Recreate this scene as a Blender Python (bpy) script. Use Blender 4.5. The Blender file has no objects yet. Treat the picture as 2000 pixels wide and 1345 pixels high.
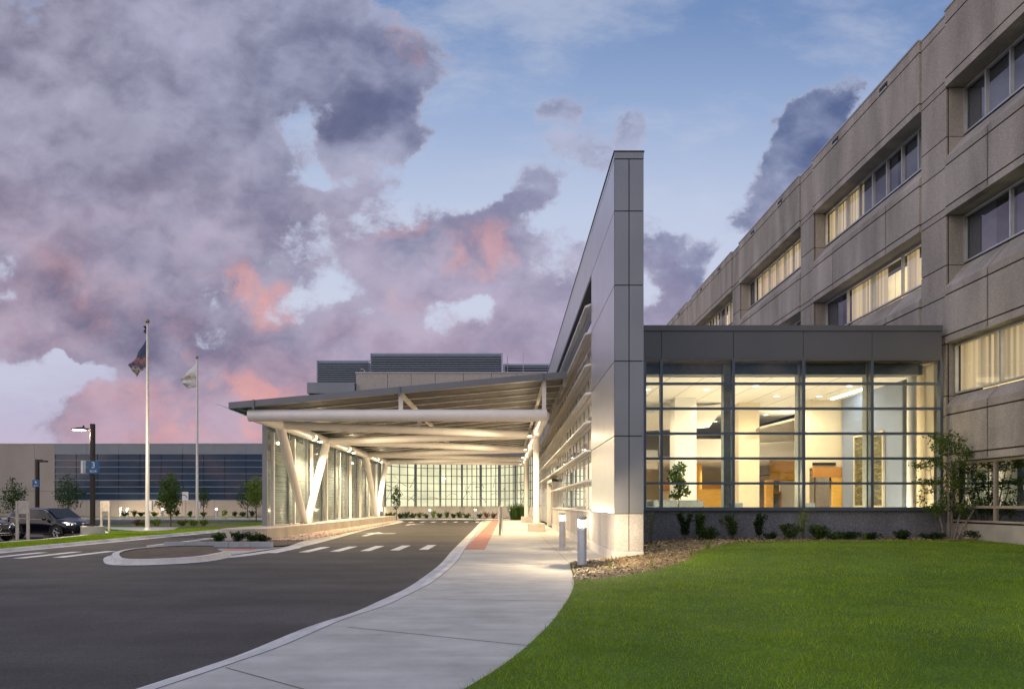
import bpy, math, random
import numpy as np
from mathutils import Vector, Matrix
rnd = random.Random(7)
R = math.radians
sc = bpy.context.scene
COL = sc.collection
# ------------------------------------------------------------------ camera
F, CX, CY, H = 1333.3, 992.0, 984.0, 1.55      # the photograph's own geometry (pixels, metres)
cam_d = bpy.data.cameras.new('camera'); cam = bpy.data.objects.new('camera', cam_d); COL.objects.link(cam)
cam.location = (0, 0, H); cam.rotation_euler = (R(90), 0, 0)
cam_d.sensor_width = 36; cam_d.lens = F / 2000 * 36
cam_d.shift_x = (1000 - CX) / 2000; cam_d.shift_y = (CY - 672.5) / 2000
cam_d.clip_start = 0.1; cam_d.clip_end = 5000
sc.camera = cam
sc.view_settings.view_transform = 'Standard'; sc.view_settings.look = 'None'
sc.view_settings.exposure = 0.0; sc.view_settings.gamma = 1.0
sc.cycles.use_denoising = True
sc.cycles.max_bounces = 7; sc.cycles.diffuse_bounces = 3; sc.cycles.glossy_bounces = 3
sc.cycles.transparent_max_bounces = 24; sc.cycles.transmission_bounces = 4
sc.cycles.caustics_reflective = False; sc.cycles.caustics_refractive = False
sc.cycles.sample_clamp_indirect = 4.0
def s2l(c):
    c /= 255.0
    return c / 12.92 if c <= 0.04045 else ((c + 0.055) / 1.055) ** 2.4
def rgb(r, g, b): return (s2l(r), s2l(g), s2l(b), 1)
def P(x, y, Y): return Vector(((x - CX) * Y / F, Y, H + (CY - y) * Y / F))
def G(x, y, z=0.0):
    Y = F * (H - z) / (y - CY); return Vector(((x - CX) * Y / F, Y, z))
# ------------------------------------------------------------------ sky (dusk, broken clouds)
def build_world():
    w = bpy.data.worlds.new('World'); sc.world = w; w.use_nodes = True
    nt = w.node_tree; N = nt.nodes; L = nt.links; N.clear()
    def node(t, **k):
        n = N.new(t)
        for a, b in k.items(): setattr(n, a, b)
        return n
    def setin(s, v):
        if isinstance(v, bpy.types.NodeSocket): L.new(v, s)
        else: s.default_value = v
    def m(op, a, b=0.0, c=0.0, clamp=False):
        n = node('ShaderNodeMath', operation=op, use_clamp=clamp)
        setin(n.inputs[0], a); setin(n.inputs[1], b)
        if op in ('MULTIPLY_ADD',): setin(n.inputs[2], c)
        return n.outputs[0]
    def mix(f, a, b):
        n = node('ShaderNodeMix', data_type='RGBA'); setin(n.inputs[0], f); setin(n.inputs[6], a); setin(n.inputs[7], b); return n.outputs[2]
    def mr(v, a, b, c=0.0, d=1.0, smooth=True):
        n = node('ShaderNodeMapRange', interpolation_type='SMOOTHSTEP' if smooth else 'LINEAR')
        setin(n.inputs[0], v); n.inputs[1].default_value = a; n.inputs[2].default_value = b; n.inputs[3].default_value = c; n.inputs[4].default_value = d
        return n.outputs[0]
    def comb(x, y, z):
        n = node('ShaderNodeCombineXYZ'); setin(n.inputs[0], x); setin(n.inputs[1], y); setin(n.inputs[2], z); return n.outputs[0]
    tc = node('ShaderNodeTexCoord'); sp = node('ShaderNodeSeparateXYZ'); L.new(tc.outputs['Generated'], sp.inputs[0])
    dx, dy, dz = sp.outputs
    yy = m('MAXIMUM', dy, 0.22)
    u = m('DIVIDE', dx, yy); v = m('DIVIDE', m('MAXIMUM', dz, -0.02), yy)      # bearing and climb
    back = mr(dy, -0.2, 0.25, 1.0, 0.0)
    vv = m('MULTIPLY_ADD', back, 1.3, v)
    p = comb(u, vv, m('MULTIPLY', back, 3.1))
    def noise(vec, scale, det=9.0, rough=0.6, dist=0.0, w_=0.0):
        n = node('ShaderNodeTexNoise', noise_dimensions='3D'); setin(n.inputs['Vector'], vec); n.inputs['Scale'].default_value = scale
        n.inputs['Detail'].default_value = det; n.inputs['Roughness'].default_value = rough; n.inputs['Distortion'].default_value = dist
        return n
    def vadd(a, b, op='ADD'):
        n = node('ShaderNodeVectorMath', operation=op); setin(n.inputs[0], a); setin(n.inputs[1], b); return n.outputs[0]
    warp = vadd(noise(p, 2.4, 3.0, 0.5).outputs['Color'], (0.5, 0.5, 0.5), 'SUBTRACT')
    warp2 = vadd(noise(vadd(p, (7, 3, 1)), 9.0, 6.0, 0.62).outputs['Color'], (0.5, 0.5, 0.5), 'SUBTRACT')
    wp = vadd(vadd(p, vadd(warp, (0.20, 0.14, 0.1), 'MULTIPLY')), vadd(warp2, (0.10, 0.085, 0.0), 'MULTIPLY'))
    wc = vadd(p, vadd(warp2, (0.05, 0.04, 0.0), 'MULTIPLY'))
    def blobs(vec, lst):
        acc = None
        for (px, py, rx, ry, ang, amp) in lst:
            mp = node('ShaderNodeMapping', vector_type='TEXTURE')
            if acc is None: L.new(vec, mp.inputs[0])
            else:       # ties each patch to the one before it, which keeps the shader small enough to compile
                ma_ = node('ShaderNodeVectorMath', operation='MULTIPLY_ADD'); L.new(acc, ma_.inputs[0]); ma_.inputs[1].default_value = (1e-6, 1e-6, 1e-6); L.new(vec, ma_.inputs[2]); L.new(ma_.outputs[0], mp.inputs[0])
            mp.inputs['Location'].default_value = ((px - CX) / F, (CY - py) / F, 0)
            mp.inputs['Rotation'].default_value = (0, 0, R(ang))
            mp.inputs['Scale'].default_value = (rx / F, ry / F, 8)
            ln = node('ShaderNodeVectorMath', operation='LENGTH'); L.new(mp.outputs[0], ln.inputs[0])
            t = mr(ln.outputs['Value'], 0.45, 1.3, amp, 0.0)
            acc = t if acc is None else m('ADD', acc, t)
        return acc
    dens = blobs(wp, [(330, 180, 640, 300, 8, .40), (700, 170, 150, 210, 70, .22), (120, 430, 420, 130, -18, .16), (480, 430, 330, 120, -15, .20),
        (440, 560, 340, 80, -14, .20), (130, 600, 300, 100, -10, .16), (330, 670, 420, 80, -8, .20), (620, 740, 400, 90, 0, .22), (800, 550, 130, 110, 35, .30), (940, 510, 130, 70, 10, .26),
        (1030, 640, 170, 66, 12, .28), (1040, 385, 85, 62, 25, .26), (960, 440, 95, 30, 25, .2), (1340, 530, 75, 85, 20, .32), (1330, 620, 90, 60, 0, .30), (1270, 470, 55, 60, 20, .2),
        (1565, 245, 85, 120, -28, .50), (1500, 400, 70, 120, -20, .34), (1130, 190, 60, 42, 30, .22), (1245, 250, 42, 50, 0, .22), (1410, 480, 70, 26, 30, .14), (480, 830, 620, 90, 0, .16), (380, 560, 820, 330, 0, .10), (260, 660, 520, 150, -6, .14), (620, 790, 560, 110, 0, .12), (150, 250, 420, 320, 0, .08), (900, 560, 260, 150, 15, .08), (1240, 600, 150, 150, 0, .08), (1530, 320, 70, 170, -25, .16), (1160, 230, 240, 120, 0, .07), (1440, 440, 140, 60, 0, .06), (200, 815, 330, 50, 0, .22), (1180, 560, 110, 70, 10, .10), (1080, 700, 160, 50, 0, .10), (740, 250, 40, 90, 0, -.06), (880, 360, 100, 60, 0, -.12), (860, 620, 110, 46, 15, -.12), (1000, 690, 60, 26, 0, -.08), (200, 720, 130, 30, -15, -.14), (650, 590, 80, 24, 0, -.10), (130, 820, 160, 40, 0, -.10),
        (585, 235, 60, 90, -60, -.16), (600, 310, 50, 80, 20, -.16), (330, 80, 60, 30, 0, -.14), (50, 760, 150, 60, 0, -.16), (165, 705, 70, 26, -20, -.24), (560, 355, 130, 26, 0, -.16), (620, 240, 40, 60, 20, -.12), (740, 640, 60, 40, 0, -.12), (440, 640, 60, 20, -20, -.10), (30, 590, 60, 30, 0, -.1), (880, 610, 90, 36, 20, -.14), (600, 610, 60, 26, 0, -.14), (1000, 120, 200, 150, 0, -.2), (1400, 80, 400, 120, 0, -.2), (900, 350, 100, 60, 0, -.14)])
    mpr = node('ShaderNodeMapping'); L.new(vadd(wc, (1.0, 1.3, 1.0), 'MULTIPLY'), mpr.inputs[0]); mpr.inputs['Rotation'].default_value = (.5, .35, .6); st = mpr.outputs[0]
    nz = noise(st, 6.0, 12.0, 0.66).outputs['Fac']
    n2 = noise(vadd(p, (3.1, 1.7, 0)), 2.3, 5.0, 0.55).outputs['Fac']
    n4 = noise(vadd(st, (9.1, 4.7, 0)), 3.0, 9.0, 0.62).outputs['Fac']
    D = m('ADD', m('ADD', m('MULTIPLY', nz, 1.15), m('MULTIPLY', back, .16)), dens)
    D = m('ADD', D, m('MULTIPLY_ADD', n4, .95, -.475))
    cov = mr(D, 0.71, 0.89)
    thick = mr(D, 0.74, 1.02)
    nza = noise(st, 4.2, 8.0, 0.55).outputs['Fac']; nzl = noise(vadd(st, (0.045, -0.05, 0)), 4.2, 8.0, 0.55).outputs['Fac']
    relief = m('MULTIPLY_ADD', mr(m('SUBTRACT', nza, nzl), -0.15, 0.15), .6, m('MULTIPLY', mr(n4, .32, .68), .42), clamp=True)
    # clear sky
    ramp = node('ShaderNodeValToRGB'); setin(ramp.inputs[0], m('DIVIDE', vv, 1.6))
    cr = ramp.color_ramp; cr.elements[0].position = 0.0; cr.elements[0].color = rgb(206, 180, 200); cr.elements[1].position = 1.0; cr.elements[1].color = rgb(92, 122, 172)
    for pos, c in ((.09, (190, 186, 212)), (.18, (204, 210, 230)), (.27, (190, 202, 228)), (.36, (152, 174, 212)), (.45, (116, 144, 190)), (.7, (98, 124, 172))):
        e = cr.elements.new(pos); e.color = rgb(*c)
    sky = ramp.outputs[0]
    # cloud body colour
    left = mr(u, -0.75, 0.35, 0.0, 1.0)
    low = mr(v, 0.05, 0.62, 1.0, 0.0)
    dark = mix(left, rgb(104, 102, 128), rgb(84, 100, 142)); dark = mix(m('MULTIPLY', low, .5), dark, rgb(126, 114, 142))
    lite = mix(left, rgb(178, 177, 200), rgb(176, 186, 214)); lite = mix(m('MULTIPLY', low, .5), lite, rgb(206, 184, 202))
    body = mix(relief, dark, lite)
    edge = mix(thick, rgb(186, 188, 210), body)
    body2 = mix(m('MULTIPLY_ADD', thick, .75, .25), edge, body)
    hot = blobs(wp, [(505, 570, 60, 30, -40, .85), (570, 605, 42, 34, -20, .65), (530, 745, 110, 46, -10, .85), (425, 690, 46, 24, -20, .6), (960, 490, 90, 46, 10, .6), (790, 60, 34, 70, 10, .5), (450, 815, 120, 36, 0, .6), (330, 770, 200, 40, 0, .4), (250, 560, 220, 40, -25, .25), (850, 500, 60, 30, 0, .35), (770, 470, 60, 16, 20, .35), (210, 610, 30, 60, 30, .25), (450, 850, 260, 26, 0, .45), (760, 600, 60, 30, 0, .2), (820, 800, 300, 60, 0, .2)])
    n3 = noise(vadd(wp, (5., 0, .3)), 9.0, 8.0, .65).outputs['Fac']; hotf = m('MULTIPLY', m('MULTIPLY', hot, mr(n3, .40, .60)), .8, clamp=True)
    pinkz = m('MULTIPLY', m('MULTIPLY', mr(n4, .40, .60), low), .5)
    body2 = mix(m('MULTIPLY', pinkz, mr(u, -.9, .5, 1.0, .3)), body2, rgb(204, 158, 172))
    body2 = mix(m('MULTIPLY', hotf, .85), body2, rgb(240, 168, 158))
    ci = noise(vadd(vadd(wc, (1.0, 2.4, 1.0), 'MULTIPLY'), (4.4, 2.2, 0)), 2.6, 9.0, .62).outputs['Fac']
    sky = mix(m('MULTIPLY', mr(ci, .46, .72), .5), sky, rgb(206, 210, 226))
    colr = mix(cov, sky, body2)
    # brighter afterglow behind the camera and overhead
    hg = mr(v, .0, .10, .2, 0.0); colr = mix(hg, colr, rgb(214, 176, 196))
    warmb = mix(mr(dz, 0.0, 0.8), (1.75, 1.25, .85, 1), (1.42, 1.15, .88, 1))
    colb = node('ShaderNodeVectorMath', operation='MULTIPLY'); L.new(colr, colb.inputs[0]); L.new(warmb, colb.inputs[1])
    sc_ = node('ShaderNodeVectorMath', operation='SCALE'); L.new(colb.outputs[0], sc_.inputs[0]); sc_.inputs['Scale'].default_value = 1.65
    colf = mix(back, colr, sc_.outputs[0])
    up = mr(dz, .70, .95, 1.0, 1.9)
    ground = mr(dz, -0.05, 0.0)
    colf = mix(ground, rgb(60, 62, 70), colf)
    bg = node('ShaderNodeBackground'); L.new(colf, bg.inputs[0]); L.new(m('MULTIPLY', up, SKY), bg.inputs[1])
    out = node('ShaderNodeOutputWorld'); L.new(bg.outputs[0], out.inputs[0])
    w.cycles.sampling_method = 'MANUAL'; w.cycles.sample_map_resolution = 512
SKY = 1.0
build_world()
# afterglow of the set sun, very wide and soft, from behind left of the camera
sl = bpy.data.lights.new('dusk_glow', 'SUN'); sl.energy = 0.9; sl.angle = R(60); sl.color = (1.0, 0.82, 0.66)
so = bpy.data.objects.new('dusk_glow', sl); COL.objects.link(so)
so.rotation_euler = (Vector((0.75, 0.55, -0.40))).to_track_quat('-Z', 'Y').to_euler()
WARM = (1.0, 0.77, 0.49); WHITE = (1.0, 0.81, 0.54)
# ------------------------------------------------------------------ materials
MATS = {}
def newmat(name):
    m_ = bpy.data.materials.new(name); m_.use_nodes = True; nt = m_.node_tree; nt.nodes.clear()
    out = nt.nodes.new('ShaderNodeOutputMaterial'); MATS[name] = m_
    return m_, nt, out
def mat(name, c1, rough=.6, metal=0., c2=None, scale=6., bump=0., bscale=None, spec=.5, det=5., emit=None, estr=0., trans=0., stretch=None, lo=.35, hi=.65, coat=0.):
    m_, nt, out = newmat(name); N = nt.nodes; L = nt.links
    b = N.new('ShaderNodeBsdfPrincipled'); L.new(b.outputs[0], out.inputs[0])
    if c2 is None: c2 = tuple(min(1, x * .82) for x in c1[:3])
    tc = N.new('ShaderNodeTexCoord'); mp = N.new('ShaderNodeMapping'); L.new(tc.outputs['Object'], mp.inputs[0])
    if stretch: mp.inputs['Scale'].default_value = stretch
    nz = N.new('ShaderNodeTexNoise'); nz.inputs['Scale'].default_value = scale; nz.inputs['Detail'].default_value = det; L.new(mp.outputs[0], nz.inputs[0])
    r = N.new('ShaderNodeValToRGB'); L.new(nz.outputs[0], r.inputs[0])
    r.color_ramp.elements[0].position = lo; r.color_ramp.elements[1].position = hi
    r.color_ramp.elements[0].color = (*c1[:3], 1); r.color_ramp.elements[1].color = (*c2[:3], 1)
    L.new(r.outputs[0], b.inputs['Base Color'])
    b.inputs['Roughness'].default_value = rough; b.inputs['Metallic'].default_value = metal
    b.inputs['Specular IOR Level'].default_value = spec
    if coat: b.inputs['Coat Weight'].default_value = coat
    if emit: b.inputs['Emission Color'].default_value = (*emit, 1); b.inputs['Emission Strength'].default_value = estr
    if bump:
        n2 = N.new('ShaderNodeTexNoise'); n2.inputs['Scale'].default_value = bscale or scale * 6; n2.inputs['Detail'].default_value = 6; L.new(mp.outputs[0], n2.inputs[0])
        bp = N.new('ShaderNodeBump'); bp.inputs['Strength'].default_value = bump; bp.inputs['Distance'].default_value = .02
        L.new(n2.outputs[0], bp.inputs['Height']); L.new(bp.outputs[0], b.inputs['Normal'])
    return m_
def ground_mat(name, base, spots, fine, rough=.85, bump=.25, streak=None, fscale=60., patch=.5):
    """base colour with large patches, mid blotches and fine grain"""
    m_, nt, out = newmat(name); N = nt.nodes; L = nt.links
    b = N.new('ShaderNodeBsdfPrincipled'); L.new(b.outputs[0], out.inputs[0]); b.inputs['Roughness'].default_value = rough; b.inputs['Specular IOR Level'].default_value = .3
    tc = N.new('ShaderNodeTexCoord'); mp = N.new('ShaderNodeMapping'); L.new(tc.outputs['Object'], mp.inputs[0])
    if streak: mp.inputs['Scale'].default_value = streak
    def nz(s, d=5): 
        n = N.new('ShaderNodeTexNoise'); n.inputs['Scale'].default_value = s; n.inputs['Detail'].default_value = d; return n
    a = nz(patch); L.new(mp.outputs[0], a.inputs[0]); c = nz(fscale, 3); L.new(tc.outputs['Object'], c.inputs[0])
    r1 = N.new('ShaderNodeValToRGB'); r1.color_ramp.elements[0].position = .35; r1.color_ramp.elements[1].position = .68
    r1.color_ramp.elements[0].color = (*base, 1); r1.color_ramp.elements[1].color = (*spots, 1); L.new(a.outputs[0], r1.inputs[0])
    r2 = N.new('ShaderNodeMapRange'); L.new(c.outputs[0], r2.inputs[0]); r2.inputs[1].default_value = .3; r2.inputs[2].default_value = .7; r2.inputs[3].default_value = 1 - fine; r2.inputs[4].default_value = 1 + fine
    mx = N.new('ShaderNodeVectorMath'); mx.operation = 'SCALE'; L.new(r1.outputs[0], mx.inputs[0]); L.new(r2.outputs[0], mx.inputs['Scale'])
    big = nz(.9, 7); big.inputs['Roughness'].default_value = .7; L.new(tc.outputs['Object'], big.inputs[0])
    r3 = N.new('ShaderNodeMapRange'); L.new(big.outputs[0], r3.inputs[0]); r3.inputs[1].default_value = .3; r3.inputs[2].default_value = .7; r3.inputs[3].default_value = .80; r3.inputs[4].default_value = 1.18
    mx2 = N.new('ShaderNodeVectorMath'); mx2.operation = 'SCALE'; L.new(mx.outputs[0], mx2.inputs[0]); L.new(r3.outputs[0], mx2.inputs['Scale'])
    L.new(mx2.outputs[0], b.inputs['Base Color'])
    bp = N.new('ShaderNodeBump'); bp.inputs['Strength'].default_value = bump; bp.inputs['Distance'].default_value = .01; L.new(c.outputs[0], bp.inputs['Height']); L.new(bp.outputs[0], b.inputs['Normal'])
    return m_
def aggregate(name, base, dark, light, bump=.5):
    """exposed aggregate precast concrete with weather streaks"""
    m_, nt, out = newmat(name); N = nt.nodes; L = nt.links
    b = N.new('ShaderNodeBsdfPrincipled'); L.new(b.outputs[0], out.inputs[0]); b.inputs['Roughness'].default_value = .85; b.inputs['Specular IOR Level'].default_value = .25
    tc = N.new('ShaderNodeTexCoord')
    vo = N.new('ShaderNodeTexVoronoi'); vo.inputs['Scale'].default_value = 40; L.new(tc.outputs['Object'], vo.inputs[0])
    sp = N.new('ShaderNodeSeparateColor'); L.new(vo.outputs['Color'], sp.inputs[0])
    r = N.new('ShaderNodeValToRGB'); r.color_ramp.elements[0].color = (*dark, 1); r.color_ramp.elements[1].color = (*light, 1); e = r.color_ramp.elements.new(.5); e.color = (*base, 1)
    e = r.color_ramp.elements.new(.86); e.color = (*[x * 1.12 for x in base], 1)
    L.new(sp.outputs[0], r.inputs[0])
    mp = N.new('ShaderNodeMapping'); mp.inputs['Scale'].default_value = (1, 1, .18); L.new(tc.outputs['Object'], mp.inputs[0])
    n = N.new('ShaderNodeTexNoise'); n.inputs['Scale'].default_value = 1.1; n.inputs['Detail'].default_value = 6; L.new(mp.outputs[0], n.inputs[0])
    mr = N.new('ShaderNodeMapRange'); mr.inputs[1].default_value = .3; mr.inputs[2].default_value = .7; mr.inputs[3].default_value = .70; mr.inputs[4].default_value = 1.14; L.new(n.outputs[0], mr.inputs[0])
    ge = N.new('ShaderNodeNewGeometry'); pi_ = N.new('ShaderNodeMapRange'); pi_.inputs[3].default_value = .90; pi_.inputs[4].default_value = 1.08; L.new(ge.outputs['Random Per Island'], pi_.inputs[0])
    pm = N.new('ShaderNodeMath'); pm.operation = 'MULTIPLY'; L.new(mr.outputs[0], pm.inputs[0]); L.new(pi_.outputs[0], pm.inputs[1]); mr = pm
    mx = N.new('ShaderNodeVectorMath'); mx.operation = 'SCALE'; L.new(r.outputs[0], mx.inputs[0]); L.new(mr.outputs[0], mx.inputs['Scale']); L.new(mx.outputs[0], b.inputs['Base Color'])
    bp = N.new('ShaderNodeBump'); bp.inputs['Strength'].default_value = bump; bp.inputs['Distance'].default_value = .012; L.new(vo.outputs['Distance'], bp.inputs['Height']); L.new(bp.outputs[0], b.inputs['Normal'])
    return m_
def glass(name, tint=(.93, .97, .95), refl=1.0, ior=1.5, rough=0.0, base=0.0):
    m_, nt, out = newmat(name); N = nt.nodes; L = nt.links
    t = N.new('ShaderNodeBsdfTransparent'); t.inputs[0].default_value = (*tint, 1)
    g = N.new('ShaderNodeBsdfGlossy'); g.inputs['Roughness'].default_value = rough; g.inputs[0].default_value = (.95, .97, 1, 1)
    f = N.new('ShaderNodeFresnel'); f.inputs[0].default_value = ior
    ma = N.new('ShaderNodeMath'); ma.operation = 'MULTIPLY_ADD'; ma.inputs[1].default_value = refl; ma.inputs[2].default_value = base; ma.use_clamp = True; L.new(f.outputs[0], ma.inputs[0])
    mx = N.new('ShaderNodeMixShader'); L.new(ma.outputs[0], mx.inputs[0]); L.new(t.outputs[0], mx.inputs[1]); L.new(g.outputs[0], mx.inputs[2]); L.new(mx.outputs[0], out.inputs[0])
    return m_
def emis(name, c, s):
    m_, nt, out = newmat(name); e = nt.nodes.new('ShaderNodeEmission'); e.inputs[0].default_value = (*c, 1); e.inputs[1].default_value = s; nt.links.new(e.outputs[0], out.inputs[0]); return m_
def leafmat(name, a, b_, c, sheen=.35, patch=0):
    m_, nt, out = newmat(name); N = nt.nodes; L = nt.links
    b = N.new('ShaderNodeBsdfPrincipled'); b.inputs['Roughness'].default_value = .55; b.inputs['Specular IOR Level'].default_value = .3
    tr = N.new('ShaderNodeBsdfTranslucent'); mx = N.new('ShaderNodeMixShader'); mx.inputs[0].default_value = sheen
    ge = N.new('ShaderNodeNewGeometry'); r = N.new('ShaderNodeValToRGB'); L.new(ge.outputs['Random Per Island'], r.inputs[0])
    r.color_ramp.elements[0].color = (*a, 1); r.color_ramp.elements[1].color = (*c, 1); e = r.color_ramp.elements.new(.55); e.color = (*b_, 1)
    co = r.outputs[0]
    if patch:
        tc = N.new('ShaderNodeTexCoord'); n = N.new('ShaderNodeTexNoise'); n.inputs['Scale'].default_value = .55; n.inputs['Detail'].default_value = 9; n.inputs['Roughness'].default_value = .72; L.new(tc.outputs['Object'], n.inputs[0])
        q = N.new('ShaderNodeValToRGB'); q.color_ramp.elements[0].position = .32; q.color_ramp.elements[0].color = (.55, .62, .5, 1); q.color_ramp.elements[1].position = .68; q.color_ramp.elements[1].color = (1.35, 1.22, .9, 1); L.new(n.outputs[0], q.inputs[0])
        v = N.new('ShaderNodeVectorMath'); v.operation = 'MULTIPLY'; L.new(co, v.inputs[0]); L.new(q.outputs[0], v.inputs[1]); co = v.outputs[0]
    L.new(co, b.inputs['Base Color']); L.new(co, tr.inputs[0]); L.new(b.outputs[0], mx.inputs[1]); L.new(tr.outputs[0], mx.inputs[2]); L.new(mx.outputs[0], out.inputs[0])
    return m_
STONE = aggregate('precast', (.385, .355, .32), (.33, .30, .27), (.48, .45, .41), .22)
STONE_S = mat('precast_smooth', (.37, .345, .31), .8, c2=(.43, .40, .36), scale=2.5, bump=.15, bscale=60)
JOINT = mat('joint', (.05, .035, .03), .9)
BASE_ST = aggregate('base_stone', (.42, .405, .38), (.36, .35, .335), (.52, .50, .47), .2)
DARKBASE = aggregate('base_wall', (.20, .21, .235), (.14, .145, .165), (.33, .34, .37), .3)
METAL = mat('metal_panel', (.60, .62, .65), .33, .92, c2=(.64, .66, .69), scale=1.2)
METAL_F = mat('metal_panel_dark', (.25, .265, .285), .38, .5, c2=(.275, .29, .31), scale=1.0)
METAL_P = mat('parapet_panel', (.60, .62, .64), .35, .7, c2=(.55, .58, .61), scale=1.2)
FASC = mat('fascia_panel', (.135, .14, .15), .45, .2, c2=(.15, .155, .165), scale=.8)
MULL = mat('mullion', (.10, .135, .175), .4, .4, c2=(.12, .15, .19), scale=3)
MULL_L = mat('mullion_light', (.5, .52, .54), .4, .6, c2=(.58, .6, .62), scale=3)
BLADE = mat('sunshade_metal', (.62, .60, .56), .4, .35, c2=(.68, .66, .62), scale=2)
PAINT = mat('white_steel', (.82, .80, .77), .38, 0, c2=(.86, .84, .81), scale=2)
ROOFU = mat('roof_deck', (.075, .077, .08), .6, 0, c2=(.06, .062, .066), scale=1.3)
ROOFF = mat('roof_fascia', (.17, .185, .21), .5, .3, c2=(.19, .205, .23), scale=1)
CONC = ground_mat('concrete_walk', (.40, .385, .345), (.47, .455, .41), .10, .8, .3, (.9, 4.5, 1), 90, .8)
CONC_K = ground_mat('concrete_kerb', (.48, .46, .44), (.60, .58, .55), .12, .85, .3, None, 50, 1.3)
CONC_W = ground_mat('concrete_wall', (.46, .42, .37), (.54, .49, .43), .06, .85, .15, (1, 1, .4), 30, .8)
ASPH = ground_mat('asphalt', (.047, .043, .042), (.078, .072, .069), .5, .88, .8, (.35, 1.6, 1), 70, .42)
PAINTW = ground_mat('road_paint', (.70, .69, .67), (.55, .54, .52), .12, .7, .2, None, 60, 2)
TACT = ground_mat('tactile', (.42, .17, .13), (.50, .22, .17), .15, .8, .3, None, 60, 3)
SOIL = ground_mat('soil', (.07, .05, .038), (.12, .09, .065), .5, .95, 1., None, 40, 2)
MULCH = ground_mat('mulch', (.13, .09, .05), (.24, .18, .10), .5, .95, 1., None, 45, 1.5)
TURF = ground_mat('turf', (.06, .12, .006), (.10, .17, .010), .4, .95, 1., None, 30, .5)
FARG = ground_mat('far_ground', (.05, .06, .035), (.08, .08, .06), .3, .95, .3, None, 4, .05)
GLASS = glass('clear_glass', (.90, .95, .93), 1.0, 1.5)
def etched():
    m_, nt, out = newmat('etched_glass'); N = nt.nodes; L = nt.links
    t = N.new('ShaderNodeBsdfTransparent'); t.inputs[0].default_value = (.90, .96, .94, 1); d = N.new('ShaderNodeBsdfDiffuse'); d.inputs[0].default_value = (.72, .86, .81, 1); tr = N.new('ShaderNodeBsdfTranslucent'); tr.inputs[0].default_value = (.72, .86, .81, 1)
    g = N.new('ShaderNodeBsdfGlossy'); g.inputs['Roughness'].default_value = .05
    ds = N.new('ShaderNodeMixShader'); ds.inputs[0].default_value = .4; L.new(d.outputs[0], ds.inputs[1]); L.new(tr.outputs[0], ds.inputs[2])
    tc = N.new('ShaderNodeTexCoord'); mp = N.new('ShaderNodeMapping'); mp.inputs['Scale'].default_value = (1, .12, 34); L.new(tc.outputs['Object'], mp.inputs[0]); n = N.new('ShaderNodeTexNoise'); n.inputs['Scale'].default_value = 1.6; n.inputs['Detail'].default_value = 3; L.new(mp.outputs[0], n.inputs[0])
    r = N.new('ShaderNodeMapRange'); r.inputs[1].default_value = .35; r.inputs[2].default_value = .65; r.inputs[3].default_value = .28; r.inputs[4].default_value = .50; L.new(n.outputs[0], r.inputs[0])
    m1 = N.new('ShaderNodeMixShader'); L.new(r.outputs[0], m1.inputs[0]); L.new(t.outputs[0], m1.inputs[1]); L.new(ds.outputs[0], m1.inputs[2])
    m2 = N.new('ShaderNodeMixShader'); f = N.new('ShaderNodeFresnel'); L.new(f.outputs[0], m2.inputs[0]); L.new(m1.outputs[0], m2.inputs[1]); L.new(g.outputs[0], m2.inputs[2]); L.new(m2.outputs[0], out.inputs[0]); return m_
GLASSG = etched()
OGLASS = glass('office_glass', (.80, .86, .90), .26, 1.45)
DGLASS = glass('dark_glass', (.22, .24, .26), .45, 1.5, base=.01)
CARGL = mat('car_glass', (.008, .010, .014), .06, 0, spec=.22)
WHITEI = mat('interior_white', (.80, .79, .75), .7, c2=(.84, .83, .79), scale=1)
CREAM = mat('interior_cream', (.74, .64, .46), .7, c2=(.78, .68, .50), scale=1)
BEIGE = mat('interior_beige', (.52, .45, .34), .7)
BLUEW = mat('interior_blue', (.19, .235, .33), .6, c2=(.21, .26, .36), scale=.8)
SLATE = mat('interior_slate', (.10, .13, .16), .6)
WOOD = mat('interior_maple', (.80, .48, .10), .45, c2=(.72, .40, .07), scale=2, stretch=(1, 1, 6))
WOODD = mat('interior_oak', (.50, .24, .06), .5, c2=(.42, .19, .045), scale=2)
FLOORI = mat('interior_floor', (.60, .52, .40), .3, c2=(.55, .47, .36))
SOFA = mat('sofa_fabric', (.20, .24, .25), .9, bump=.3)
BLACK = mat('dark_metal', (.018, .017, .018), .5, .3)
BRONZE = mat('bronze_metal', (.035, .028, .024), .5, .4)
ALU = mat('aluminium', (.46, .44, .41), .42, .35, c2=(.50, .48, .45), scale=3)
ALUW = mat('pole_white', (.62, .61, .60), .4, .3, c2=(.68, .67, .66), scale=3)
SIGNP = mat('sign_beige', (.50, .46, .41), .6)
SIGNB = mat('sign_blue', (.02, .13, .33), .5)
SIGNW = mat('sign_white', (.8, .8, .8), .5)
LENS = emis('lamp_lens', (1.0, .84, .58), 30)
LENSB, _nt, _o = newmat('bollard_lens'); _e = _nt.nodes.new('ShaderNodeEmission'); _e.inputs[0].default_value = (1, .84, .55, 1); _e.inputs[1].default_value = 7; _t = _nt.nodes.new('ShaderNodeBsdfTransparent'); _m = _nt.nodes.new('ShaderNodeMixShader'); _m.inputs[0].default_value = .45
_nt.links.new(_t.outputs[0], _m.inputs[1]); _nt.links.new(_e.outputs[0], _m.inputs[2]); _nt.links.new(_m.outputs[0], _o.inputs[0])
LENSD = emis('downlight_lens', (1.0, .93, .78), 5)
BARK = mat('bark', (.10, .08, .06), .9, c2=(.06, .05, .04), scale=12, bump=.5)
BIRCHB = mat('birch_bark', (.34, .30, .27), .8, c2=(.13, .11, .10), scale=9, bump=.3, stretch=(1, 1, 5))
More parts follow.
